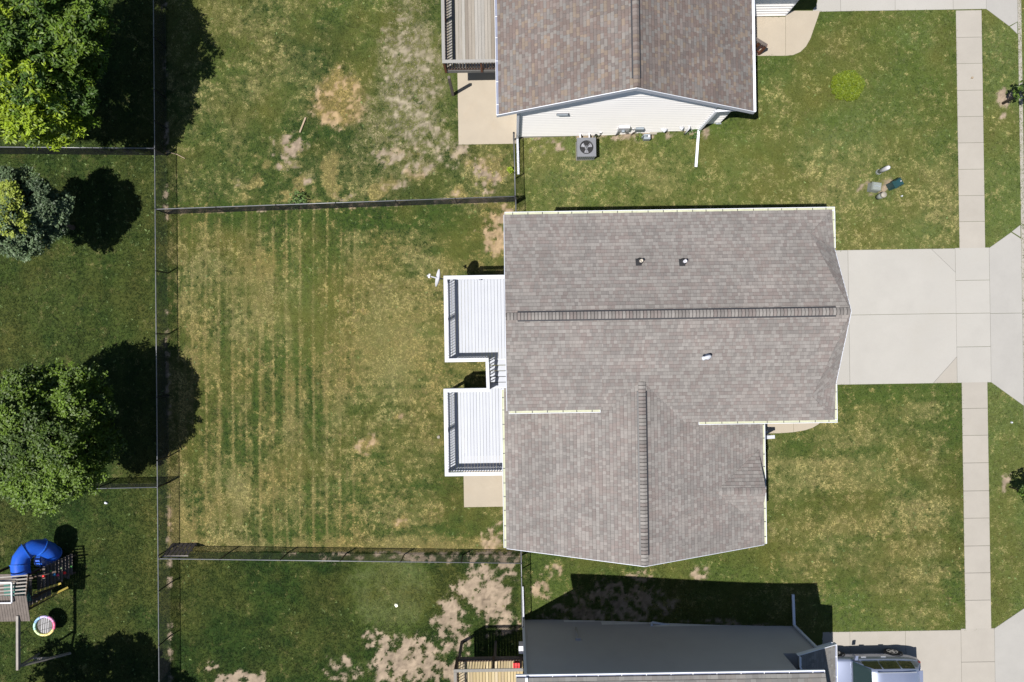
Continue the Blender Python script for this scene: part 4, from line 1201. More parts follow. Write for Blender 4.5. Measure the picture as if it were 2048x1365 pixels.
for j in range(3):
    t_ = j * 2.094 + .5; mb = MB()
    ang = [t_ - .42, t_ - .14, t_ + .14, t_ + .42]
    pts = [Vector((c.x + math.cos(a_) * rr_, cy_ + math.sin(a_) * rr_, zc + ah - .06 + (.03 if i_ > 1 else 0))) for rr_, ii in ((.07, ang[:1] + ang[-1:]), (.27, ang[::-1])) for i_, a_ in enumerate(ii)]
    mb.poly(pts); mb.build('fan_blade', M['ac_fan'], r)
mb = MB(); lathe(mb, [(.085, 0), (.085, .04), (.05, .055)], (c.x, cy_, zc + ah - .062), 14); mb.build('fan_hub', M['ac'], r)
mb = MB()
for rr_ in (.12, .19, .26, .315):
    mb.tube([(c.x + math.cos(2 * math.pi * j / 20) * rr_, cy_ + math.sin(2 * math.pi * j / 20) * rr_, zc + ah - .004) for j in range(21)], .0035, 4, cap=False)
for j in range(4):
    t_ = j * math.pi / 4; mb.beam((c.x - math.cos(t_) * .32, cy_ - math.sin(t_) * .32, zc + ah - .002), (c.x + math.cos(t_) * .32, cy_ + math.sin(t_) * .32, zc + ah - .002), .007, .004)
mb.build('fan_guard', M['dark'], r)
for i in range(9):
    x_ = c.x - aw + .06 + i * .09
    mb = MB(); mb.beam((x_, cy_ - aw - .008, zc + .09), (x_ + .012, cy_ - aw - .008, zc + ah - .12), .03, .014, up=(0, 1, 0)); mb.build('louvre', M['meter'], r)
for x_ in (c.x - .26, c.x + .17):
    mb = MB(); mb.beam((x_, cy_ + aw, zc + .34), (x_, TY - .02, zc + .34), .06, .06); mb.build('bracket', M['pale'], r)
mb = MB(); mb.tube([(c.x + .32, cy_ + aw - .02, zc + .3), (c.x + .40, cy_ + aw + .14, zc + .5), (c.x + .46, TY - .1, zc + .42), (c.x + .5, TY + .01, zc + .3)], .035, 8); mb.build('refrigerant_line', M['black'], r, smooth=True)

# ================================================================== GREY HOUSE at the bottom
gh = thing('house', 'grey sided house with its long north wall in shade beside a silver car', 'house', (6, -16, 0))
GZ, GY = 6.95, -12.72
slg = .36
gW, gE = -.05, 11.62
GRY = -17.2
zG = lambda y: GZ + slg * (GY - y)
Gp = [Vector((gW, GY, GZ)), Vector((gE, GY, GZ)), Vector((gE, GRY, zG(GRY))), Vector((gW, GRY, zG(GRY)))]
Gs = [Vector((gW, GRY, zG(GRY))), Vector((gE, GRY, zG(GRY))), Vector((gE, 2 * GRY - GY, GZ)), Vector((gW, 2 * GRY - GY, GZ))]
roof = roof_slab(gh, [Gp, Gs], .12)
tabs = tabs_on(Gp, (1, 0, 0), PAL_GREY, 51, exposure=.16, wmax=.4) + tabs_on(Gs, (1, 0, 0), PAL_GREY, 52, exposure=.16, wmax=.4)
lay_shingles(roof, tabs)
gutter(gh, (gE, GY, GZ), (gW, GY, GZ), (0, 1, 0), 'gutter_dark', hang=.85, w=.105, hm='trim', wall=.034)
GWY = -13.33
gx0_, gx1_ = .30, 12.78
mb = MB(); mb.box(gx0_ + .02, 11.2, 2 * GRY - GWY, GWY - .016, -.4, 7.05); mb.build('wall', M['siding_grey'], gh)
mb = MB(); mb.box(11.201, gx1_ - .02, -19, GWY - .016, -.4, 3.9); mb.build('wall', M['siding_grey'], gh)
mb = MB(); mb.box(gx0_ + .03, gx1_ - .03, GWY - .3, GWY - .012, -.5, 1.5); mb.build('foundation', M['foundation_pale'], gh)
steps = [(gx0_, 2.25, .02), (2.25, 4.0, .35), (4.0, 6.3, .72), (6.3, 11.2, 1.02)]
for a, b, zz in steps:
    lap_wall(gh, a, b, GWY - .016, zz, (lambda z: (-99, 99) if z < 7.0 else None), 1, 'siding_grey', .20, proud=.018)
lap_wall(gh, 11.2, gx1_, GWY - .016, 1.16, (lambda z: (-99, 99) if z < 3.85 else None), 1, 'siding_grey', .20, proud=.018)
# blue grey corner downspout on the back corner
xg = gx0_ + .03
g0 = G(1043, 1172); 
downspout(gh, [(xg, GWY + .07, 7.0), (xg, GWY + .07, .15)], w=.11, h=.09)
downspout(gh, [(xg, GWY + .07, .13), (xg - .02, g0.y, .08)], w=.10, h=.08, name='downspout_extension')
downspout(gh, [(xg + .02, GY + .06, 7.05), (xg, GWY + .07, 6.85)], w=.09, h=.07, name='downspout_elbow')
# low roof in front
LX0, LX1, LZ0, LZ1, LY = 11.5, 13.40, 4.85, 3.92, -13.02
Lp = [Vector((LX0, LY, LZ0)), Vector((LX1, LY, LZ1)), Vector((LX1, -19.5, LZ1)), Vector((LX0, -19.5, LZ0))]
lroof = roof_slab(gh, [Lp], .1)
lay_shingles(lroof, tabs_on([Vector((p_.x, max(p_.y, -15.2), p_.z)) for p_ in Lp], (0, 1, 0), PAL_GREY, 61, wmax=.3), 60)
rake(gh, (LX0 - .05, LY, LZ0 + .02), (LX1 + .1, LY, LZ1 - .04), (0, 1, 0), 'trim', h=.2)
gutter(gh, (LX1, -19.5, LZ1), (LX1, LY - .01, LZ1), (1, 0, 0), 'gutter_dark', hang=.9, w=.10, hm='trim', dep=.07)
mb = MB(); mb.beam((LX0 + .02, LY - .02, LZ0 + .05), (LX0 + .02, -13.4, LZ0 + .05), .07, .1); mb.beam((LX0 + .0, -13.4, LZ0 + .06), (11.72, -14.0, LZ0 + .3), .06, .06); mb.build('flashing', M['trim'], gh)
xg = gx1_ + .0
g1_ = G(1584.5, 1188)
downspout(gh, [(LX1 - .05, LY + .05, 3.82), (xg - .02, GWY + .08, 3.62)], w=.09, h=.07, name='downspout_elbow')
downspout(gh, [(xg - .02, GWY + .08, 3.62), (xg - .04, GWY + .08, RISE + .16)], w=.10, h=.08)
downspout(gh, [(xg - .04, GWY + .08, RISE + .12), (g1_.x, g1_.y, g1(g1_.x) + .08)], w=.11, h=.08, name='downspout_extension')
# fittings on the grey wall
v1 = WY(1156, 1277, GWY + .05); v0 = WY(1157, 1255, GWY + .05)
mb = MB(); mb.tube([(v1.x, GWY + .04, v0.z), (v1.x, GWY + .04, v1.z)], .025, 8); vp = mb.build('radon_pipe', M['siding_grey'], gh, smooth=True)
mb = MB(); mb.box(v1.x - .12, v1.x + .12, GWY - .0, GWY + .09, v1.z - .03, v1.z + .1); mb.build('pipe_hood', M['siding_grey'], vp)
a, b = G(1300, 1257), G(1345, 1250)
downspout(gh, [(a.x, GWY + .03, g1(a.x) + .32), (a.x + .05, GWY + .12, g1(a.x) + .3), (b.x, b.y, g1(b.x) + .1)], w=.075, h=.06, name='sump_pipe')
mb = MB(); mb.box(a.x - .06, a.x + .05, GWY - .0, GWY + .09, g1(a.x) + .22, g1(a.x) + .45); mb.build('pipe_box', M['trim'], gh)

# lumber deck of the grey house
LW = [(.50, .40, .22), (.56, .46, .27), (.46, .36, .19), (.54, .45, .30), (.43, .34, .20)]
lz = 2.0
c0 = P(908, 1342, lz + 1.0)
lx0, ly1 = c0.x + .05, c0.y
r = thing('deck', 'pale pine deck with dark railing behind the grey house, red tub on it', 'deck', (-1, -16, 0))
plank_floor(r, lx0, .26, -19.5, ly1 - .01, lz, .142, 'wood_new', gap=.017, pal=LW, tone=True, t=.028)
mb = MB(); mb.box(lx0 - .03, .26, ly1 - .008, ly1 + .03, lz - .24, lz - .01); mb.build('rim_joist', M['wood_brown'], r)
mb = MB(); mb.box(lx0 - .035, lx0 - .002, -19.5, ly1 + .03, lz - .24, lz - .012); mb.build('rim_joist', M['wood_brown'], r)
mb = MB(); mb.beam((lx0 - .07, ly1, lz + 1.0), (.26, ly1, lz + 1.0), .13, .04, (.27, .26, .24)); mb.build('top_rail', M['wood_grey'], r, tone=True)
mb = MB(); mb.beam((lx0, ly1 - .07, lz + 1.002), (lx0, -19.5, lz + 1.002), .13, .04, (.30, .28, .25)); mb.build('top_rail', M['wood_grey'], r, tone=True)
for a, b in (((lx0, ly1, lz + .1), (.26, ly1, lz + .1)), ((lx0, ly1, lz + .1), (lx0, -19.5, lz + .1))):
    mb = MB(); mb.beam(a, b, .05, .07); mb.build('bottom_rail', M['wood_dark'], r)
balusters(r, [(.2, ly1, 0), (lx0, ly1, 0), (lx0, -18, 0)], lz + .1, lz + .98, 'black', .125, .025)
for x_, y_ in ((lx0, ly1), (-1.05, ly1), (.16, ly1), (lx0, -16.5)):
    mb = MB(); mb.box(x_ - .05, x_ + .05, y_ - .05, y_ + .05, lz - .25, lz + .98); mb.build('post', M['wood_dark'], r)
for x_ in (lx0 + .07, -1.0):
    mb = MB(); mb.box(x_ - .06, x_ + .06, ly1 - .14, ly1 - .02, -.3, lz - .04); mb.build('support_post', M['wood_brown'], r)
# red tub and white bin on that deck
p_ = P(1033, 1333, lz + .2)
rt = thing('plastic_tub', 'red plastic tub standing on the pine deck by its railing', 'tub', (p_.x, p_.y, lz))
mb = MB(); mb.hexa([(p_.x - .11, p_.y - .13, lz), (p_.x + .11, p_.y - .13, lz), (p_.x + .11, p_.y + .13, lz), (p_.x - .11, p_.y + .13, lz)], [(p_.x - .14, p_.y - .17, lz + .26), (p_.x + .14, p_.y - .17, lz + .26), (p_.x + .14, p_.y + .17, lz + .26), (p_.x - .14, p_.y + .17, lz + .26)])
mb.build('body', M['red'], rt)
mb = MB(); mb.box(p_.x - .155, p_.x + .155, p_.y - .185, p_.y + .185, lz + .262, lz + .30); mb.box(p_.x - .1, p_.x + .1, p_.y - .02, p_.y + .02, lz + .30, lz + .33); mb.build('lid', M['red'], rt)
p_ = G(1037, 1313)
rb = thing('utility_box', 'small white utility box on the wall corner over the shaded pine deck', 'utility box', (p_.x, p_.y, .6))
mb = MB(); mb.box(.10, .295, GWY - .75, GWY - .45, 1.35, 1.85); mb.build('cabinet', M['pale'], rb)
mb = MB(); mb.box(.085, .30, GWY - .77, GWY - .43, 1.852, 1.89); mb.build('lid', M['pale'], rb)

# ================================================================== chain link fences
def chain_fence(label, pts, post_at=None, h=1.15, rail='rail_steel', mesh_e=.058, pr=.03, gate=False):
    pts = [Vector((p_[0], p_[1], 0)) for p_ in pts]
    r = thing('chain_link_fence', label, 'fence', (pts[0].x, pts[0].y, g1(pts[0].x)), 'black chain link fences between the yards')
    tot = sum((b - a).length for a, b in zip(pts[:-1], pts[1:]))
    for a, b in zip(pts[:-1], pts[1:]):
        L = (b - a).length; d = (b - a) / L
        za, zb = g1(a.x), g1(b.x)
        mb = MB(); mb.tube([a + Vector((0, 0, za + h)), b + Vector((0, 0, zb + h))], .021, 8); mb.build('top_rail', M[rail], r, smooth=True)
        mb = MB(); mb.tube([a + Vector((0, 0, za + .06)), b + Vector((0, 0, zb + .06))], .004, 4); mb.build('tension_wire', M['black'], r)
        ts = post_at if post_at else [i / max(1, round(L / 2.9)) for i in range(max(1, round(L / 2.9)) + 1)]
        for t_ in ts:
            p_ = a + d * L * t_; z_ = g1(p_.x)
            mb = MB(); rr_ = pr + (.012 if t_ in (ts[0], ts[-1]) else 0); mb.tube([(p_.x, p_.y, z_ - .3), (p_.x, p_.y, z_ + h - .02)], rr_, 8); lathe(mb, [(rr_ + .008, h - .06), (rr_ + .008, h + .01), (.01, h + .035)], (p_.x, p_.y, z_), 8); mb.build('post', M['black'], r, smooth=False)
        # the diamonds: crossing wires
        n = int((L + h) / mesh_e); mb = MB(); off = Vector((d.y, -d.x, 0)) * .026; wr = .0026
        nn = Vector((d.y, -d.x, 0))
        for s_ in (1, -1):
            for i in range(n):
                u0 = i * mesh_e - h if s_ > 0 else i * mesh_e
                q0, q1 = (u0, .05), (u0 + s_ * (h - .05), h)
                if s_ > 0:
                    if q0[0] < 0: q0 = (0, .05 - u0)
                    if q1[0] > L: q1 = (L, q1[1] - (q1[0] - L))
                else:
                    if q0[0] > L: q0 = (L, .05 + (u0 - L))
                    if q1[0] < 0: q1 = (0, q1[1] + q1[0])
                if q1[1] - q0[1] < .03: continue
                A = a + d * q0[0] + off; B_ = a + d * q1[0] + off
                zA_ = g1(A.x) + q0[1]; zB_ = g1(B_.x) + q1[1]
                pa, pb = Vector((A.x, A.y, zA_)), Vector((B_.x, B_.y, zB_)); dd = (pb - pa).normalized(); q_ = dd.cross(nn).normalized() * wr; m_ = nn * wr
                mb.hexa([pa + q_, pa - q_ * .5 + m_, pa - q_ * .5 - m_], [pb + q_, pb - q_ * .5 + m_, pb - q_ * .5 - m_])
        mb.build('chain_link_mesh', M['black'], r, kind='stuff')
    return r
F0, F1 = P(306.5, -40, 1.15), P(318.5, 1405, 1.15)
pl_ = []
for y_ in (-40, 75, 180, 242, 298, 418, 542, 668, 795, 921, 975, 1112, 1183, 1292, 1405):
    p_ = P(310, y_, 1.15); pl_.append((F0.y - p_.y) / (F0.y - F1.y))
chain_fence('long black chain link fence running past the ends of all the back yards', [F0, F1], pl_)
def fx(y): return F0.x + (F1.x - F0.x) * (F0.y - y) / (F0.y - F1.y)
def lat(px0, py0, px1, py1, z=1.15):
    return P(px0, py0, z), P(px1, py1, z)
a, b = lat(310, 419, 1030, 393); chain_fence('black chain link fence between the dry top yard and the middle yard', [(fx(a.y) + .05, a.y), (b.x, b.y)])
a, b = lat(320, 1118, 1043, 1127); chain_fence('black chain link fence below the middle yard, pallet leaning near its corner', [(fx(a.y) + .05, a.y), (b.x, b.y)])
a, b = lat(-60, 294, 308, 297); chain_fence('black chain link fence half hidden under the largest yellow green tree', [(a.x, a.y), (fx(b.y) - .05, b.y)])
a, b = lat(-60, 983, 313, 975); chain_fence('black chain link fence from under the round leafy tree to the long fence', [(a.x, a.y), (fx(b.y) - .05, b.y)])
a, b = lat(1029, 352, 1031, 418); chain_fence('short black chain link gate run between the white house and the middle house', [(a.x, TY - .1), (b.x, P(1031, 398, 1.15).y + .05)], [0, .62, 1])
chain_fence('shortest black chain link stub tucked under the middle house gutter', [(b.x + .02, P(1031, 396, 1.15).y - .05), (b.x + .02, 4.7)], [0, 1])
a, b = P(1042, 1105, 1.15), P(1044, 1190, 1.15); chain_fence('black chain link fence from the middle house down to the grey house', [(a.x, -8.1), (b.x, GWY + .12)], [0, .55, 1])

# pallet against the fence corner
a, b = P(326, 1113, .85), P(376, 1110, .85)
r = thing('wooden_pallet', 'weathered grey wooden pallet leaning inside the fence corner', 'pallet', (a.x + .5, a.y + .1, 0))
for i in range(6):
    x_ = a.x + .1 + i * .205
    mb = MB(); mb.beam((x_, a.y + .36, .02), (x_, a.y + .05, .93), .155, .02, up=(0, 1, .3)); mb.build('slat', M['wood_brown'], r)
for t_ in (.08, .55, .97):
    y_ = a.y + .36 - .31 * t_ + .05; z_ = .02 + .91 * t_
    mb = MB(); mb.beam((a.x + .02, y_ - .09, z_), (a.x + 1.22, y_ - .09, z_), .05, .09); mb.build('crossbar', M['beam'], r)

# ================================================================== utilities in the front yard
def pedestal(name, label, cat, base, top, h, prof, m, n=16, grp=None):
    g_ = G(*base); z_ = g1(g_.x)
    r = thing(name, label, cat, (g_.x, g_.y, z_), grp)
    return r, g_, z_
r, g_, z_ = pedestal('utility_pedestal', 'tall pale cable pedestal with rounded top standing in the front lawn', 'pedestal', (1756, 345), None, 0, None, None)
mb = MB(); lathe(mb, [(.10, -.05), (.10, .78), (.085, .9), (.05, .95), (.0, .96)], (g_.x, g_.y, z_), 14); mb.build('housing', M['pale'], r, smooth=True)
mb = MB(); lathe(mb, [(.125, -.05), (.125, .10)], (g_.x, g_.y, z_), 14); mb.build('base_sleeve', M['grey_paint'], r)
r, g_, z_ = pedestal('utility_pedestal', 'dark green utility cabinet with sloped top standing in the front lawn', 'pedestal', (1782, 372), None, 0, None, None)
mb = MB(); a_, b_, c_ = .20, .165, .58
R_ = Matrix.Rotation(math.radians(28), 3, 'Z')
def rot(pts, g_=g_): return [Vector((g_.x, g_.y, z_)) + R_ @ Vector(p_) for p_ in pts]
mb.hexa(rot([(-a_, -b_, -.05), (a_, -b_, -.05), (a_, b_, -.05), (-a_, b_, -.05)]), rot([(-a_, -b_, c_), (a_, -b_, c_), (a_, b_, c_), (-a_, b_, c_)])); mb.build('cabinet', M['green'], r)
mb = MB(); mb.hexa(rot([(-a_ - .02, -b_ - .02, c_), (a_ + .02, -b_ - .02, c_), (a_ + .02, b_ + .02, c_), (-a_ - .02, b_ + .02, c_)]), rot([(-a_ + .06, -b_ + .03, c_ + .14), (a_ - .04, -b_ + .03, c_ + .10), (a_ - .04, b_ - .03, c_ + .10), (-a_ + .06, b_ - .03, c_ + .14)])); mb.build('lid', M['green'], r)
mb = MB(); lathe(mb, [(.025, 0), (.025, .03)], Vector((g_.x, g_.y, z_)) + R_ @ Vector((.08, .02, c_ + .11)), 8); mb.build('lock', M['pale'], r)
r, g_, z_ = pedestal('utility_pedestal', 'squat grey square utility box standing in dry grass', 'pedestal', (1744, 377), None, 0, None, None)
R_ = Matrix.Rotation(math.radians(-8), 3, 'Z')
mb = MB(); mb.hexa(rot([(-.22, -.2, -.05), (.22, -.2, -.05), (.22, .2, -.05), (-.22, .2, -.05)], g_), rot([(-.19, -.17, .38), (.19, -.17, .38), (.19, .17, .38), (-.19, .17, .38)], g_)); mb.build('cabinet', M['grey_paint'], r)
mb = MB(); mb.hexa(rot([(-.215, -.195, .38), (.215, -.195, .38), (.215, .195, .38), (-.215, .195, .38)], g_), rot([(-.18, -.16, .46), (.18, -.16, .46), (.18, .16, .46), (-.18, .16, .46)], g_)); mb.build('lid', M['grey_paint'], r)
mb = MB(); mb.beam(Vector((g_.x, g_.y, z_)) + R_ @ Vector((-.14, 0, .465)), Vector((g_.x, g_.y, z_)) + R_ @ Vector((.14, 0, .465)), .03, .015); mb.build('handle', M['meter'], r)
r, g_, z_ = pedestal('utility_pedestal', 'short beige round utility post beside the grey box', 'pedestal', (1755, 395), None, 0, None, None)
mb = MB(); lathe(mb, [(.12, -.05), (.12, .50)], (g_.x, g_.y, z_), 16); mb.build('housing', M['grey_paint'], r, smooth=True)
mb = MB(); lathe(mb, [(.132, .49), (.132, .56), (.11, .59), (.0, .60)], (g_.x, g_.y, z_), 16); mb.build('cap', M['beige'], r, smooth=True)

# ================================================================== trees and shrubs
def leaf_mesh(centers, normals_up, colors, size, per, spread, aspect=.42, droop=.35, seed=0, flat=.5):
    """per leaves round each clump centre: folded diamond leaves"""
    r_ = np.random.default_rng(seed)
    n = len(centers)
    off = r_.normal(0, 1, (n, per, 3)); off /= np.linalg.norm(off, axis=2, keepdims=True)
    off[:, :, 2] = np.abs(off[:, :, 2]) * flat * r_.choice([-1, 1, 1], (n, per))
    pos = centers[:, None] + off * spread[:, None, None] * r_.random((n, per, 1)) ** .45
    d = off * .9 + r_.normal(0, .55, (n, per, 3)); d[:, :, 2] = d[:, :, 2] * .45 - droop * r_.random((n, per))
    d /= np.linalg.norm(d, axis=2, keepdims=True)
    upv = np.zeros((n, per, 3)); upv[:, :, 2] = 1; upv += r_.normal(0, .45, (n, per, 3))
    side = np.cross(d, upv); side /= np.linalg.norm(side, axis=2, keepdims=True) + 1e-9
    nr = np.cross(side, d)
    L = size * r_.uniform(.7, 1.3, (n, per, 1)); w = L * aspect
    a = pos - d * L * .5; b = pos + d * L * .5; m = pos - d * L * .05
    V = np.stack([a, m + side * w * .5 - nr * w * .12, b, m - side * w * .5 - nr * w * .12], 2)
    F = np.arange(n * per * 4).reshape(-1, 4)
    c = np.repeat(colors, per, 0) * r_.uniform(.72, 1.28, (n * per, 1))
    return V.reshape(-1, 3), F, c
def tree(name, label, base, cc, rad, lobes, clumps, per, size, pal, seed, lobe_r=1.0, trunk_r=.16, yellow=None, aspect=.42, flat=.5, cat='tree', ttop=None, inner=.12, ydir=None, yfrac=.22, yprob=.15, spread=.24, ylobes=False):
    rr = np.random.default_rng(seed)
    base = Vector(base); cc = Vector(cc); rad = Vector(rad)
    root = thing(name, label, cat, base)
    # lobe centres over the crown ellipsoid
    L = []
    k = 0
    while len(L) < lobes and k < 6000:
        k += 1
        d = rr.normal(0, 1, 3); d /= np.linalg.norm(d)
        if d[2] < -.45: continue
        s_ = rr.uniform(.52, .84)
        p_ = np.array(cc) + d * np.array(rad) * s_
        if all(np.linalg.norm((p_ - q_) / np.array([1, 1, 1])) > lobe_r * .68 for q_ in L): L.append(p_)
    L = np.array(L)
    li = rr.integers(0, len(L), clumps)
    d = rr.normal(0, 1, (clumps, 3)); d /= np.linalg.norm(d, axis=1, keepdims=True)
    d[:, 2] = np.where(d[:, 2] < -.25, -d[:, 2], d[:, 2])
    lr = lobe_r * rr.uniform(.72, 1.12, len(L))
    cen = L[li] + d * (lr[li] * rr.uniform(.72, 1.0, clumps))[:, None] * np.array([1, 1, .75])
    ni = int(clumps * inner)
    dd = rr.normal(0, 1, (ni, 3)); dd /= np.linalg.norm(dd, axis=1, keepdims=True)
    cen[:ni] = np.array(cc) + dd * np.array(rad) * (rr.random((ni, 1)) ** .5) * .75
    pal = np.array(pal)
    lobe_c = rr.integers(0, len(pal), len(L))
    ci = np.where(rr.random(clumps) < .6, lobe_c[li], rr.integers(0, len(pal), clumps))
    col = pal[ci] * rr.uniform(.8, 1.2, (clumps, 1))
    if yellow is not None:
        if ylobes:
            yl = rr.random(len(L)) < yprob
            if ydir is not None:
                q0 = np.array(cc) + np.array(ydir) * np.array(rad)
                yl |= np.argsort(np.argsort(np.linalg.norm(L - q0, axis=1))) < len(L) * yfrac
            y = yl[li] & (rr.random(clumps) < .8)
        else:
            y = rr.random(clumps) < yprob
        col[y] = np.array(yellow) * rr.uniform(.8, 1.2, (y.sum(), 1))
    V, F, c = leaf_mesh(cen, None, col, size, per, rr.uniform(spread * .75, spread * 1.25, clumps), aspect, seed=seed + 1, flat=flat)
    o = bpy.data.objects.new('crown', mesh_np('crown', V, F, c, M['leaf'])); link(o, root)
    tt = Vector((cc.x, cc.y, cc.z - rad.z * .35)) if ttop is None else Vector(ttop)
    mb = MB()
    mid = base.lerp(tt, .5) + Vector((.05, -.06, 0))
    mb.tube([base - Vector((0, 0, .25)), base + Vector((0, 0, .12)), mid, tt], [trunk_r * 1.5, trunk_r * 1.12, trunk_r * .85, trunk_r * .6], 10)
    mb.build('trunk', M['bark'], root, smooth=True)
    for q_ in L[:18]:
        q_ = Vector(q_); mb = MB(); s0 = base.lerp(tt, rr.uniform(.62, .98)); m_ = s0.lerp(q_, .5) + Vector((rr.uniform(-.15, .15), rr.uniform(-.15, .15), rr.uniform(0, .25)))
        mb.tube([s0, m_, q_], [trunk_r * .42, trunk_r * .28, trunk_r * .08], 6); mb.build('limb', M['bark'], root, smooth=True)
    return root
tree('maple_tree', 'largest yellow green leafy tree at the upper corner over the fence', (-20.6, 11.6, 0), (-20.2, 12.0, 5.0), (4.45, 4.2, 3.0), 44, 2300, 40, .19,
     [(.085, .145, .014), (.06, .115, .014), (.115, .18, .016), (.05, .10, .014), (.08, .13, .02)], 101, 1.05, .24, yellow=(.20, .28, .015), aspect=.36, yprob=.2, ydir=(.1, -.75, .5), ylobes=True, spread=.30)
tree('small_tree', 'smallest blue green tree with yellow tips beside the upper corner tree', (-20.9, 5.75, 0), (-21.05, 5.75, 3.25), (2.05, 1.85, 1.9), 34, 1500, 34, .12,
     [(.080, .12, .058), (.095, .142, .068), (.058, .092, .045), (.115, .165, .088)], 202, .62, .10, yellow=(.24, .29, .045), aspect=.5, yprob=.08, ydir=(.15, .1, 1.0), yfrac=.12, ylobes=True, spread=.20)
tree('round_tree', 'dark green round tree with leafy crown overlapping the long fence shade', (-19.6, -3.7, 0), (-19.6, -3.7, 3.9), (2.95, 3.25, 2.7), 54, 3000, 30, .125,
     [(.062, .105, .012), (.045, .08, .012), (.085, .14, .014), (.05, .085, .016), (.072, .118, .014)], 303, .85, .18, yellow=(.10, .165, .018), aspect=.55, yprob=.10, ylobes=True, ydir=(.1, -.95, .2), spread=.24)
tree('yard_tree', 'leafy tree by the swing set whose shade falls over the lower lawn', (-21.4, -17.2, 0), (-21.4, -17.2, 4.1), (4.2, 2.6, 2.6), 34, 1100, 36, .17,
     [(.045, .085, .016), (.035, .065, .016), (.06, .11, .018)], 404, .9, .18, aspect=.5, spread=.26)

def mound(label, g_, rx, ry, h, n, pal, seed, size=.07):
    rr = np.random.default_rng(seed); z_ = g1(g_.x)
    root = thing('clipped_shrub', label, 'shrub', (g_.x, g_.y, z_))
    r2 = np.sqrt(rr.random(n)) ; a = rr.uniform(0, 2 * math.pi, n)
    edge = 1 + .05 * np.sin(a * 5 + 1) + .03 * np.sin(a * 11)
    x = r2 * rx * np.cos(a) * edge; y = r2 * ry * np.sin(a) * edge
    z = h * np.clip(1 - r2 ** 5, 0, 1) ** .6 * (.85 + .25 * vnoise(x, y, .3, seed))
    cen = np.stack([g_.x + x, g_.y + y, z_ + .03 + z * rr.uniform(.75, 1, n)], -1)
    col = np.array(pal)[rr.integers(0, len(pal), n)]
    V, F, c = leaf_mesh(cen, None, col, size, 14, rr.uniform(.04, .08, n), .45, seed=seed, flat=.8, droop=.0)
    link(bpy.data.objects.new('foliage', mesh_np('foliage', V, F, c, M['leaf'])), root)
    mb = MB()
    for j in range(9):
        t_ = j * .7; mb.tube([(g_.x, g_.y, z_ - .05), (g_.x + math.cos(t_) * rx * .5, g_.y + math.sin(t_) * ry * .5, z_ + h * .7)], [.015, .006], 5)
    mb.build('stem', M['bark'], root)
mound('bright yellow green clipped round shrub set alone in the front lawn', G(1692, 174), .72, .65, .46, 1500, [(.13, .175, .012), (.10, .145, .012), (.155, .20, .016)], 505)

def sapling(label, base, lean, guard, seed, crown_n):
    g_ = G(*base); z_ = g1(g_.x); rr = np.random.default_rng(seed)
    root = thing('sapling', label, 'sapling', (g_.x, g_.y, z_), 'street saplings')
    top = Vector((g_.x + lean[0], g_.y + lean[1], z_ + 2.6))
    mb = MB(); mb.tube([(g_.x, g_.y, z_ - .1), Vector((g_.x, g_.y, z_)).lerp(top, .5), top], [.03, .024, .01], 8); mb.build('trunk', M['bark'], root, smooth=True)
    if guard:
        mb = MB(); mb.tube([(g_.x, g_.y, z_), Vector((g_.x, g_.y, z_)).lerp(top, guard)], [.07, .062], 10); mb.build('trunk_guard', M['black'], root, smooth=True)
    t = rr.uniform(.36, 1, crown_n); w = .48 * np.sin(np.clip((t - .28) / .75, 0, 1) * math.pi) + .1
    a = rr.uniform(0, 2 * math.pi, crown_n); s_ = np.sqrt(rr.random(crown_n))
    b0 = np.array((g_.x, g_.y, z_)); cen = b0 + (np.array(top) - b0) * t[:, None]; cen[:, 0] += np.cos(a) * w * s_; cen[:, 1] += np.sin(a) * w * s_
    col = np.array([(.07, .12, .02), (.10, .16, .025), (.05, .09, .02)])[rr.integers(0, 3, crown_n)]
    V, F, c = leaf_mesh(cen, None, col, .09, 14, rr.uniform(.06, .13, crown_n), .5, seed=seed, flat=.8)
    link(bpy.data.objects.new('crown', mesh_np('crown', V, F, c, M['leaf'])), root)
sapling('street sapling in a black trunk guard beside a bare pale patch', (2006, 207), (.05, .05), .44, 61, 110)
sapling('leafier street sapling standing on a brown mulch patch by the curb', (2018, 974), (.02, -.08), 0, 62, 190)

def weed(label, g_, r_, n, col, seed, h=.25):
    rr = np.random.default_rng(seed); z_ = g1(g_.x)
    a = rr.uniform(0, 2 * math.pi, n); s_ = np.sqrt(rr.random(n)) * r_
    cen = np.stack([g_.x + np.cos(a) * s_, g_.y + np.sin(a) * s_, z_ + rr.uniform(.04, h, n)], -1)
    V, F, c = leaf_mesh(cen, None, np.array([col] * n) * rr.uniform(.7, 1.3, (n, 1)), .09, 8, rr.uniform(.04, .09, n), .4, seed=seed, flat=.8)
    root = thing('weed', label, 'weed', (g_.x, g_.y, z_))
    link(bpy.data.objects.new('leaves', mesh_np('leaves', V, F, c, M['leaf'])), root)
    mb = MB(); mb.tube([(g_.x, g_.y, z_ - .03), (g_.x + .01, g_.y, z_ + h * .8)], [.012, .005], 5); mb.build('stem', M['bark'], root)
weed('broad green weed clump growing through the fence of the dry top yard', G(598, 402), .42, 70, (.09, .15, .04), 71, .4)
weed('bright lime weed beside the downspout foot of the white house', G(1020, 342), .13, 26, (.22, .30, .02), 72)
weed('leafy weed patch at the foot of the white wall downspout', G(1384, 267), .3, 46, (.06, .11, .03), 73)
weed('low weed tuft between the meters on the white wall', G(1276, 276), .16, 20, (.11, .15, .03), 74)

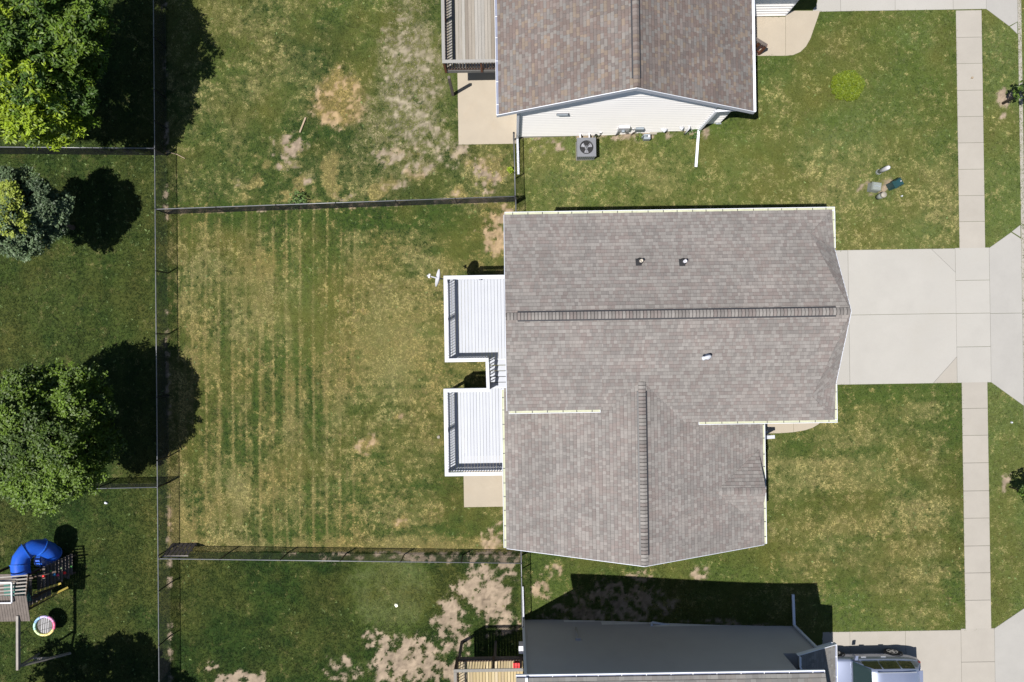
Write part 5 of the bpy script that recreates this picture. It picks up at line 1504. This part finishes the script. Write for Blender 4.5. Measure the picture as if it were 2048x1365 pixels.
# ================================================================== play set
ps = thing('play_set', 'brown wooden play tower with blue tube slide, climbing wall and swing beam', 'play set', (-21.8, -12.6, 0))
def B3(p0, p1, w, h, m, name, up=(0, 0, 1)):
    mb = MB(); mb.beam(p0, p1, w, h, up=up); return mb.build(name, M[m], ps)
zp = 1.45
tw = P(54, 1190, 1.7).x          # tower east face
ty1, ty0 = P(54, 1150, 1.6).y, P(54, 1218, 1.6).y
tx0 = tw - 1.7
for x_, y_ in ((tw, ty0), (tw, ty1), (tx0, ty0), (tx0, ty1)):
    B3((x_, y_, -.1), (x_, y_, 2.35), .10, .10, 'wood_dark', 'tower_post')
n = 11
for i in range(n):
    y_ = ty0 + (ty1 - ty0) * (i + .5) / n
    B3((tx0, y_, zp), (tw + .05, y_, zp), (ty1 - ty0) / n - .012, .03, 'wood_brown', 'floor_board')
# roof: boards on the south slope, open slats on the north one
rdg = (P(30, 1192, 2.62).y, 2.62); sth = (P(30, 1243, 2.4).y, 2.4); nth = (P(30, 1150, 2.48).y, 2.48)
xe = P(54, 1210, 2.6).x
nb_ = 14
for i in range(nb_):
    x_ = xe - .06 - i * .118
    B3((x_, rdg[0], rdg[1]), (x_, sth[0], sth[1]), .106, .02, 'wood_brown', 'roof_board', up=(0, 0, 1))
ns_ = 6
for i in range(ns_):
    t_ = (i + .5) / ns_
    y_ = rdg[0] + (nth[0] - rdg[0]) * t_; z_ = rdg[1] + (nth[1] - rdg[1]) * t_
    B3((xe - 1.7, y_ - .06, z_), (xe - .02, y_ + .05, z_), .06, .03, 'beam', 'roof_slat')
for x_ in (xe - .05, xe - 1.65):
    B3((x_, rdg[0], rdg[1] - .05), (x_, nth[0], nth[1] - .05), .05, .09, 'wood_dark', 'rafter')
wy0, wy1 = P(12, 1206, 2.7).y, P(12, 1166, 2.7).y; wx1, wx0 = P(23.5, 1186, 2.7).x, P(-30, 1186, 2.7).x
for a, b in (((wx0, wy0, 2.72), (wx1, wy0, 2.72)), ((wx0, wy1, 2.68), (wx1, wy1, 2.68)), ((wx1, wy0, 2.70), (wx1, wy1, 2.70))):
    B3(a, b, .055, .05, 'white', 'window_frame')
mb = MB(); mb.poly([(wx0, ty0 + .1, zp + .12), (wx1 + .1, ty0 + .35, zp + .12), (wx1 - .1, ty1 - .6, zp + .14), (wx0, ty1 - .4, zp + .14)]); mb.build('tarp', M['teal'], ps)
# lower landing to the east
ex0, ex1 = tw + .06, P(84, 1165, 1.1).x
ly0_, ly1_ = P(70, 1187, 1.1).y, P(70, 1147, 1.1).y
for i in range(7):
    y_ = ly0_ + (ly1_ - ly0_) * (i + .5) / 7
    B3((ex0, y_, 1.1), (ex1, y_, 1.1), (ly1_ - ly0_) / 7 - .012, .03, 'wood_brown', 'landing_board')
for x_, y_ in ((ex1, ly0_), (ex1, ly1_)):
    B3((x_, y_, -.1), (x_, y_, 1.75), .08, .08, 'wood_dark', 'landing_post')
B3((ex0, ly1_, 1.72), (ex1 + .9, ly1_ + .18, 1.45), .07, .06, 'wood_dark', 'hand_rail')
# climbing wall: planks leaning from the landing down to the lawn
cx0, cx1 = P(86, 1150, 1.3).x, P(142, 1140, .35).x
cy0, cy1 = P(112, 1169, .8).y, P(112, 1128, .8).y
holds = [(1.0, .02, .02), (.02, .2, .6), (.1, .35, .08), (.05, .3, .6), (.6, .05, .12), (.3, .38, .2)]
nc = 9
for i in range(nc):
    t_ = (i + .5) / nc; x_ = cx0 + (cx1 - cx0) * t_; z_ = 1.35 - 1.15 * t_; s_ = .28 * t_
    cp = B3((x_, cy0 + s_ - .12 * (i % 2), z_), (x_, cy1 + s_ + .02, z_), .125, .028, 'wood_brown', 'climbing_plank')
    if i % 2 == 0 or i in (3, 5):
        hy = cy0 + s_ + (.55, .25, .62, .4, .3)[i % 5] * (cy1 - cy0)
        mb = MB(); lathe(mb, [(.075, 0), (.06, .035), (.03, .05)], (x_, hy, z_ + .015), 8, holds[i % 6]); mb.build('climbing_hold', M['flower'], ps, tone=True)
for y_ in (cy0 + .04, cy1 - .1):
    B3((cx0 - .1, y_, 1.33), (cx1 + .05, y_ + .28, .1), .06, .08, 'wood_dark', 'wall_stringer')
# yellow rails of the ramp
for (a, b) in (((P(59, 1214, 1.95)), (P(136, 1175, 1.0))), ((P(66, 1186, 1.7)), (P(122, 1167, 1.2)))):
    B3(a, b, .085, .05, 'yellow', 'ramp_rail')
for px_, py_ in ((60, 1214), (85, 1202), (117, 1186)):
    p_ = P(px_, py_, .7); B3((p_.x, p_.y, -.1), (p_.x, p_.y, 1.3 - .012 * (px_ - 60)), .06, .06, 'wood_dark', 'ramp_post')
for i in range(5):
    a = P(62 + i * 9, 1201 - i * 4.2, 1.0 - .14 * i)
    B3((a.x, a.y - .22, a.z), (a.x, a.y + .2, a.z), .19, .03, 'wood_brown', 'ramp_board')
# tube slide
pts = [P(43, 1152, 1.95), P(40, 1132, 1.85), P(43, 1117, 1.75), P(52, 1104, 1.62), P(66, 1096, 1.45), P(82, 1095, 1.25), P(96, 1100, 1.0), P(104, 1107, .72), P(103, 1115, .5), P(92, 1118, .38), P(80, 1117, .35)]
mb = MB(); mb.tube(pts, .37, 20, cap=False); sl_ = mb.build('tube_slide', M['blue'], ps, smooth=True)
for i in (1, 3, 5, 7, 9):
    p_, q_ = Vector(pts[i]), Vector(pts[i + 1]); d = (q_ - p_).normalized()
    mb = MB(); mb.tube([p_ - d * .022, p_ + d * .022], .405, 20); mb.build('flange', M['blue_edge'], sl_, smooth=False)
# swing beam and its frame
ap = P(36.5, 1333, 2.45); be = P(36.5, 1236, 2.45)
B3(ap + Vector((0, -.15, 0)), be + Vector((.0, .1, 0)), .10, .15, 'beam', 'swing_beam')
lg = P(141, 1306, .02)
gl = G(142, 1307); B3(ap, (gl.x, gl.y, -.05), .09, .09, 'beam', 'frame_leg')
B3(ap, (2 * ap.x - gl.x, gl.y, -.05), .09, .09, 'beam', 'frame_leg')
m1 = ap.lerp(Vector((gl.x, gl.y, 0)), .62); B3((m1.x, m1.y, m1.z), (2 * ap.x - m1.x, m1.y, m1.z), .08, .06, 'beam', 'frame_brace')
for y_ in (be.y - .6, (ap.y + be.y) / 2 - .2):
    mb = MB(); mb.box(ap.x - .04, ap.x + .04, y_ - .03, y_ + .03, 2.32, 2.375); mb.build('swing_hook', M['black'], ps)
# saucer swing
c = P(89, 1252, .6)
c.x = c.x
ss = thing('saucer_swing', 'round saucer swing with a rainbow coloured rim hung from the beam', 'swing', (c.x, c.y, .55))
mb = MB(); cols = [(.25, .42, .66), (.36, .62, .52), (.52, .64, .34), (.78, .68, .26), (.80, .60, .25), (.8, .14, .26), (.66, .26, .46), (.48, .42, .72)]
n = 40
tilt = Vector((.10, -.05, 0))
def sc(a_, r_): 
    v_ = Vector((math.cos(a_) * r_, math.sin(a_) * r_, 0)); v_.z = v_.x * -.12; return c + v_
for s_ in range(8):
    mb = MB(); aa = [math.pi * .62 + (s_ + t_ / 6) * math.pi / 4 for t_ in range(7)]
    mb.tube([sc(a_, .43) for a_ in aa], .062, 8, cols[s_]); mb.build('rim_segment', M['flower'], ss, tone=True, smooth=True)
mb = MB(); lathe(mb, [(.37, 0), (.37, .006)], (c.x, c.y, c.z - .02), 24); mb.build('seat', M['dark'], ss)
for i in range(4):
    o_ = -.16 + i * .10; hh = math.sqrt(max(0, .36 ** 2 - o_ ** 2))
    mb = MB(); mb.beam((c.x + o_, c.y - hh, c.z - .008), (c.x + o_ + .05, c.y + hh, c.z - .008), .018, .006); mb.build('webbing', M['pale'], ss)
for a_ in (.6, 2.5, 3.8, 5.6):
    e_ = sc(a_, .43); hk = Vector((ap.x, c.y + (.35 if math.sin(a_) > 0 else -.35), 2.33))
    mb = MB(); mb.tube([e_, hk], .008, 5); mb.build('rope', M['dark'], ss)

# ================================================================== car
def car():
    cxr, cyn = P(1784, 1303, RISE + .34).x, P(1784, 1303, RISE + .34).y
    ROW = cyn - .90                                # centre line
    xr = P(1842, 1352, RISE + 1.0).x               # tail
    L = 4.45; z0 = RISE + .025
    r = thing('parked_car', 'silver blue estate car parked on the drive of the grey house', 'car', (xr - L / 2, ROW, z0))
    # stations from nose (t=0) to tail (t=1): lower body
    st = [(.0, .42, .62, .66), (.02, .30, .70, .78), (.10, .22, .80, .86), (.25, .20, .93, .89), (.36, .20, .98, .895), (.60, .20, 1.0, .90), (.85, .22, 1.02, .89), (.96, .28, 1.0, .84), (1.0, .42, .95, .74)]
    def sec(t, zb, zt, w):
        x = xr - L + L * t
        return [Vector((x, ROW + s_ * w_ * w, z0 + z_)) for s_, w_, z_ in ((1, .78, zb), (1, .96, zb + .10), (1, 1.0, (zb + zt) * .5), (1, .975, zt - .16), (1, .90, zt - .02), (1, .80, zt), (1, .4, zt + .035), (-1, .0, zt + .045), (-1, .4, zt + .035), (-1, .80, zt), (-1, .90, zt - .02), (-1, .975, zt - .16), (-1, 1.0, (zb + zt) * .5), (-1, .96, zb + .10), (-1, .78, zb))]
    mb = MB(); secs = [sec(*s_) for s_ in st]; n = len(secs[0])
    for s_ in secs: mb.v += [tuple(p_) for p_ in s_]
    for i in range(len(secs) - 1):
        for j in range(n):
            k_ = (j + 1) % n
            mb.f.append([i * n + j, i * n + k_, (i + 1) * n + k_, (i + 1) * n + j]); mb.t.append((1, 1, 1))
    mb.f.append(list(range(n))); mb.f.append([(len(secs) - 1) * n + j for j in range(n)][::-1]); mb.t += [(1, 1, 1)] * 2
    body = mb.build('body', M['paint'], r, smooth=True)
    md = body.modifiers.new('round', 'SUBSURF'); md.levels = 2; md.render_levels = 2
    # cabin
    X = lambda t: xr - L + L * t
    cab = [(.30, .98, .80, .78), (.46, 1.50, .60, .80), (.56, 1.55, .62, .80), (.75, 1.54, .62, .80), (.92, 1.48, .58, .77), (.985, 1.05, .66, .70)]
    mb = MB(); S_ = []
    for t, zt, wt, wb in cab:
        zb = .96
        S_.append([Vector((X(t), ROW + s_ * w_, z0 + z_)) for s_, w_, z_ in ((1, wb, zb), (1, (wb * .4 + wt * .6), zb + (zt - zb) * .6), (1, wt + .02, zt - .05 if zt > 1.2 else zt - .005), (1, wt - .1, zt), (1, .0, zt + .02), (-1, wt - .1, zt), (-1, wt + .02, zt - .05 if zt > 1.2 else zt - .005), (-1, (wb * .4 + wt * .6), zb + (zt - zb) * .6), (-1, wb, zb))])
    n = len(S_[0])
    for s_ in S_: mb.v += [tuple(p_) for p_ in s_]
    for i in range(len(S_) - 1):
        for j in range(n - 1):
            mb.f.append([i * n + j, i * n + j + 1, (i + 1) * n + j + 1, (i + 1) * n + j]); mb.t.append((1, 1, 1))
    mb.f.append(list(range(n))); mb.f.append([(len(S_) - 1) * n + j for j in range(n)][::-1]); mb.t += [(1, 1, 1)] * 2
    cb = mb.build('cabin', M['paint'], r, smooth=True)
    # glass, a little proud of the shell
    def quad(name, pts, m, off):
        mb = MB(); mb.hexa([p_ for p_ in pts], [p_ + off for p_ in pts]); return mb.build(name, M[m], r)
    a, b = S_[0], S_[1]
    def lp(p_, q_, t): return p_.lerp(q_, t)
    upo = Vector((-.010, 0, .016))
    ws = MB()
    A = [lp(a[j], b[j], .08) for j in (2, 3, 4, 5, 6)]; Bq = [lp(a[j], b[j], .95) for j in (2, 3, 4, 5, 6)]
    for j in range(4): ws.poly([A[j] + upo, A[j + 1] + upo, Bq[j + 1] + upo, Bq[j] + upo])
    ws.build('windscreen', M['screen'], r, smooth=True)
    for s_, (jb, jt) in ((1, (0, 2)), (-1, (8, 6))):
        def side(i, t, f): 
            p_ = lp(S_[i][jb], S_[i + 1][jb], t); m_ = lp(S_[i][1 if s_ > 0 else 7], S_[i + 1][1 if s_ > 0 else 7], t); q_ = lp(S_[i][jt], S_[i + 1][jt], t)
            return (p_.lerp(m_, f * 2) if f < .5 else m_.lerp(q_, f * 2 - 1)) + Vector((0, s_ * .012, .006))
        for nm, seq in (('side_window', ((0, .62), (1, .2), (1, .95))), ('side_window', ((2, .05), (2, .5), (2, .95))), ('quarter_window', ((3, .04), (3, .45), (3, .82)))):
            mb = MB()
            for (i0, t0), (i1, t1) in zip(seq[:-1], seq[1:]):
                for f0, f1 in ((.1, .5), (.5, .93)):
                    mb.poly([side(i0, t0, f0), side(i1, t1, f0), side(i1, t1, f1), side(i0, t0, f1)])
            mb.build(nm, M['glass'], r, smooth=True)
        mb = MB(); mb.beam((X(.50), ROW + s_ * .545, z0 + 1.585), (X(.88), ROW + s_ * .535, z0 + 1.565), .035, .03); mb.build('roof_rail', M['alloy'], r)
        mb = MB(); mb.hexa([(X(.33), ROW + s_ * .86, z0 + .96), (X(.36), ROW + s_ * .86, z0 + .96), (X(.365), ROW + s_ * 1.07, z0 + .93), (X(.34), ROW + s_ * 1.07, z0 + .93)][::s_], [(X(.33), ROW + s_ * .86, z0 + 1.06), (X(.36), ROW + s_ * .86, z0 + 1.06), (X(.365), ROW + s_ * 1.07, z0 + 1.08), (X(.34), ROW + s_ * 1.07, z0 + 1.08)][::s_]); mb.build('mirror', M['paint'], r)
        for t in (.42, .62):
            mb = MB(); mb.beam((X(t) - .0, ROW + s_ * .885, z0 + .80), (X(t) + .22, ROW + s_ * .885, z0 + .80), .05, .035); mb.build('door_handle', M['alloy'], r)
        mb = MB(); mb.beam((X(.985), ROW + s_ * .66, z0 + .72), (X(.985), ROW + s_ * .64, z0 + .98), .16, .10, up=(1, 0, 0)); mb.build('tail_lamp', M['lamp'], r)
        mb = MB(); mb.beam((X(.015), ROW + s_ * .56, z0 + .66), (X(.05), ROW + s_ * .74, z0 + .72), .09, .10); mb.build('headlamp', M['pale'], r)
        for xw in (cxr, cxr - 2.62):
            yw = ROW + s_ * .80
            mb = MB(); prof = [(.24, -.11), (.325, -.10), (.335, 0), (.325, .10), (.24, .11)]
            R = []
            for rr_, o_ in prof:
                R.append([(xw + rr_ * math.cos(2 * math.pi * j / 24), yw + o_, z0 + .335 + rr_ * math.sin(2 * math.pi * j / 24)) for j in range(24)])
            for i in range(len(R) - 1):
                for j in range(24):
                    k_ = (j + 1) % 24; mb.poly([R[i][j], R[i][k_], R[i + 1][k_], R[i + 1][j]])
            mb.poly(R[0]); mb.poly(R[-1])
            w_ = mb.build('wheel', M['rubber'], r)
            ri = MB(); ys_ = yw + s_ * .112
            for j in range(24):
                k_ = (j + 1) % 24; f = lambda j, rr_: (xw + rr_ * math.cos(2 * math.pi * j / 24), ys_ + s_ * .006, z0 + .335 + rr_ * math.sin(2 * math.pi * j / 24))
                ri.poly([f(j, .20), f(k_, .20), f(k_, .235), f(j, .235)])
            for q_ in range(5):
                a_ = q_ * 2 * math.pi / 5 + .3
                ri.beam((xw, ys_ + s_ * .008, z0 + .335), (xw + math.cos(a_) * .215, ys_ + s_ * .006, z0 + .335 + math.sin(a_) * .215), .07, .012, up=(0, 1, 0))
            ri.build('rim', M['alloy'], w_)
            am = MB()
            pts_ = [(xw + .385 * math.cos(math.pi * j / 12 - .12 + .0), yw + s_ * .078, z0 + .335 + .385 * math.sin(math.pi * j / 12)) for j in range(13)]
            am.tube(pts_, .03, 6); am.build('wheel_arch', M['dark'], r)
    # tailgate glass and spoiler
    a, b = S_[4], S_[5]
    mb = MB(); o_ = Vector((.014, 0, .006))
    A = [lp(a[j], b[j], .12) for j in (3, 4, 5)]; Bq = [lp(a[j], b[j], .8) for j in (3, 4, 5)]
    for j in range(2): mb.poly([A[j] + o_, A[j + 1] + o_, Bq[j + 1] + o_, Bq[j] + o_])
    mb.build('rear_window', M['glass'], r)
    mb = MB(); mb.beam((X(.935), ROW - .56, z0 + 1.475), (X(.935), ROW + .56, z0 + 1.475), .16, .03); mb.build('spoiler', M['paint'], r)
    for s_ in (-.2, .35):
        mb = MB(); mb.beam((X(.315), ROW + s_, z0 + 1.02), (X(.36), ROW + s_ + .42, z0 + 1.17), .02, .015); mb.build('wiper', M['dark'], r)
    mb = MB(); mb.box(X(.035), X(.965), ROW - .62, ROW + .62, z0 + .16, z0 + .34); mb.build('underbody', M['dark'], r)
car()

# ================================================================== small things on the lawns
a, b = G(612, 236), G(600, 266)
mb = MB(); mb.beam((a.x, a.y, .06), (b.x, b.y, .05), .07, .03)
tag(mb.build('wooden_stick', M['wood_tan'], None), 'bare tan stick lying on the dry top yard', 'stick')
a, b = G(340, 306), G(371, 318)
mb = MB(); mb.tube([(a.x, a.y, .05), (.5 * (a.x + b.x), .5 * (a.y + b.y) + .05, .06), (b.x, b.y, .04)], .018, 6)
tag(mb.build('fallen_branch', M['wood_tan'], None), 'thin pale fallen branch lying beside the long fence', 'branch')
def scrap(label, px_, py_, r_, seed, m='paper', cat='scrap', name='paper_scrap'):
    g_ = G(px_, py_); rr = random.Random(seed); mb = MB(); z_ = g1(g_.x) + .04
    n = 7; R = [(g_.x + math.cos(2 * math.pi * j / n) * r_ * rr.uniform(.6, 1.2), g_.y + math.sin(2 * math.pi * j / n) * r_ * rr.uniform(.6, 1.2)) for j in range(n)]
    lo = [(x_, y_, z_ - .02) for x_, y_ in R]; hi = [(g_.x + (x_ - g_.x) * .8, g_.y + (y_ - g_.y) * .8, z_ + rr.uniform(.01, .06)) for x_, y_ in R]
    mb.hexa(lo, hi)
    tag(mb.build(name, M[m], None), label, cat)
scrap('crumpled cream scrap on the green lawn below the middle yard', 793, 1211, .12, 1)
scrap('white scrap on the lawn just right of the round tree', 213, 1006, .09, 2, 'white')
scrap('pale flat stone beside the lower white deck', 877, 874, .11, 3, 'beige', 'stone', 'stone')
scrap('tiny white scrap on the front lawn near the utility boxes', 1803, 393, .05, 4, 'white')
scrap('small brown leaf lying on the sidewalk', 1943, 157, .06, 5, 'wood_tan', 'leaf', 'fallen_leaf')
scrap('pale pebble on the street lawn below the driveway', 2022, 845, .05, 6, 'white', 'pebble', 'pebble')
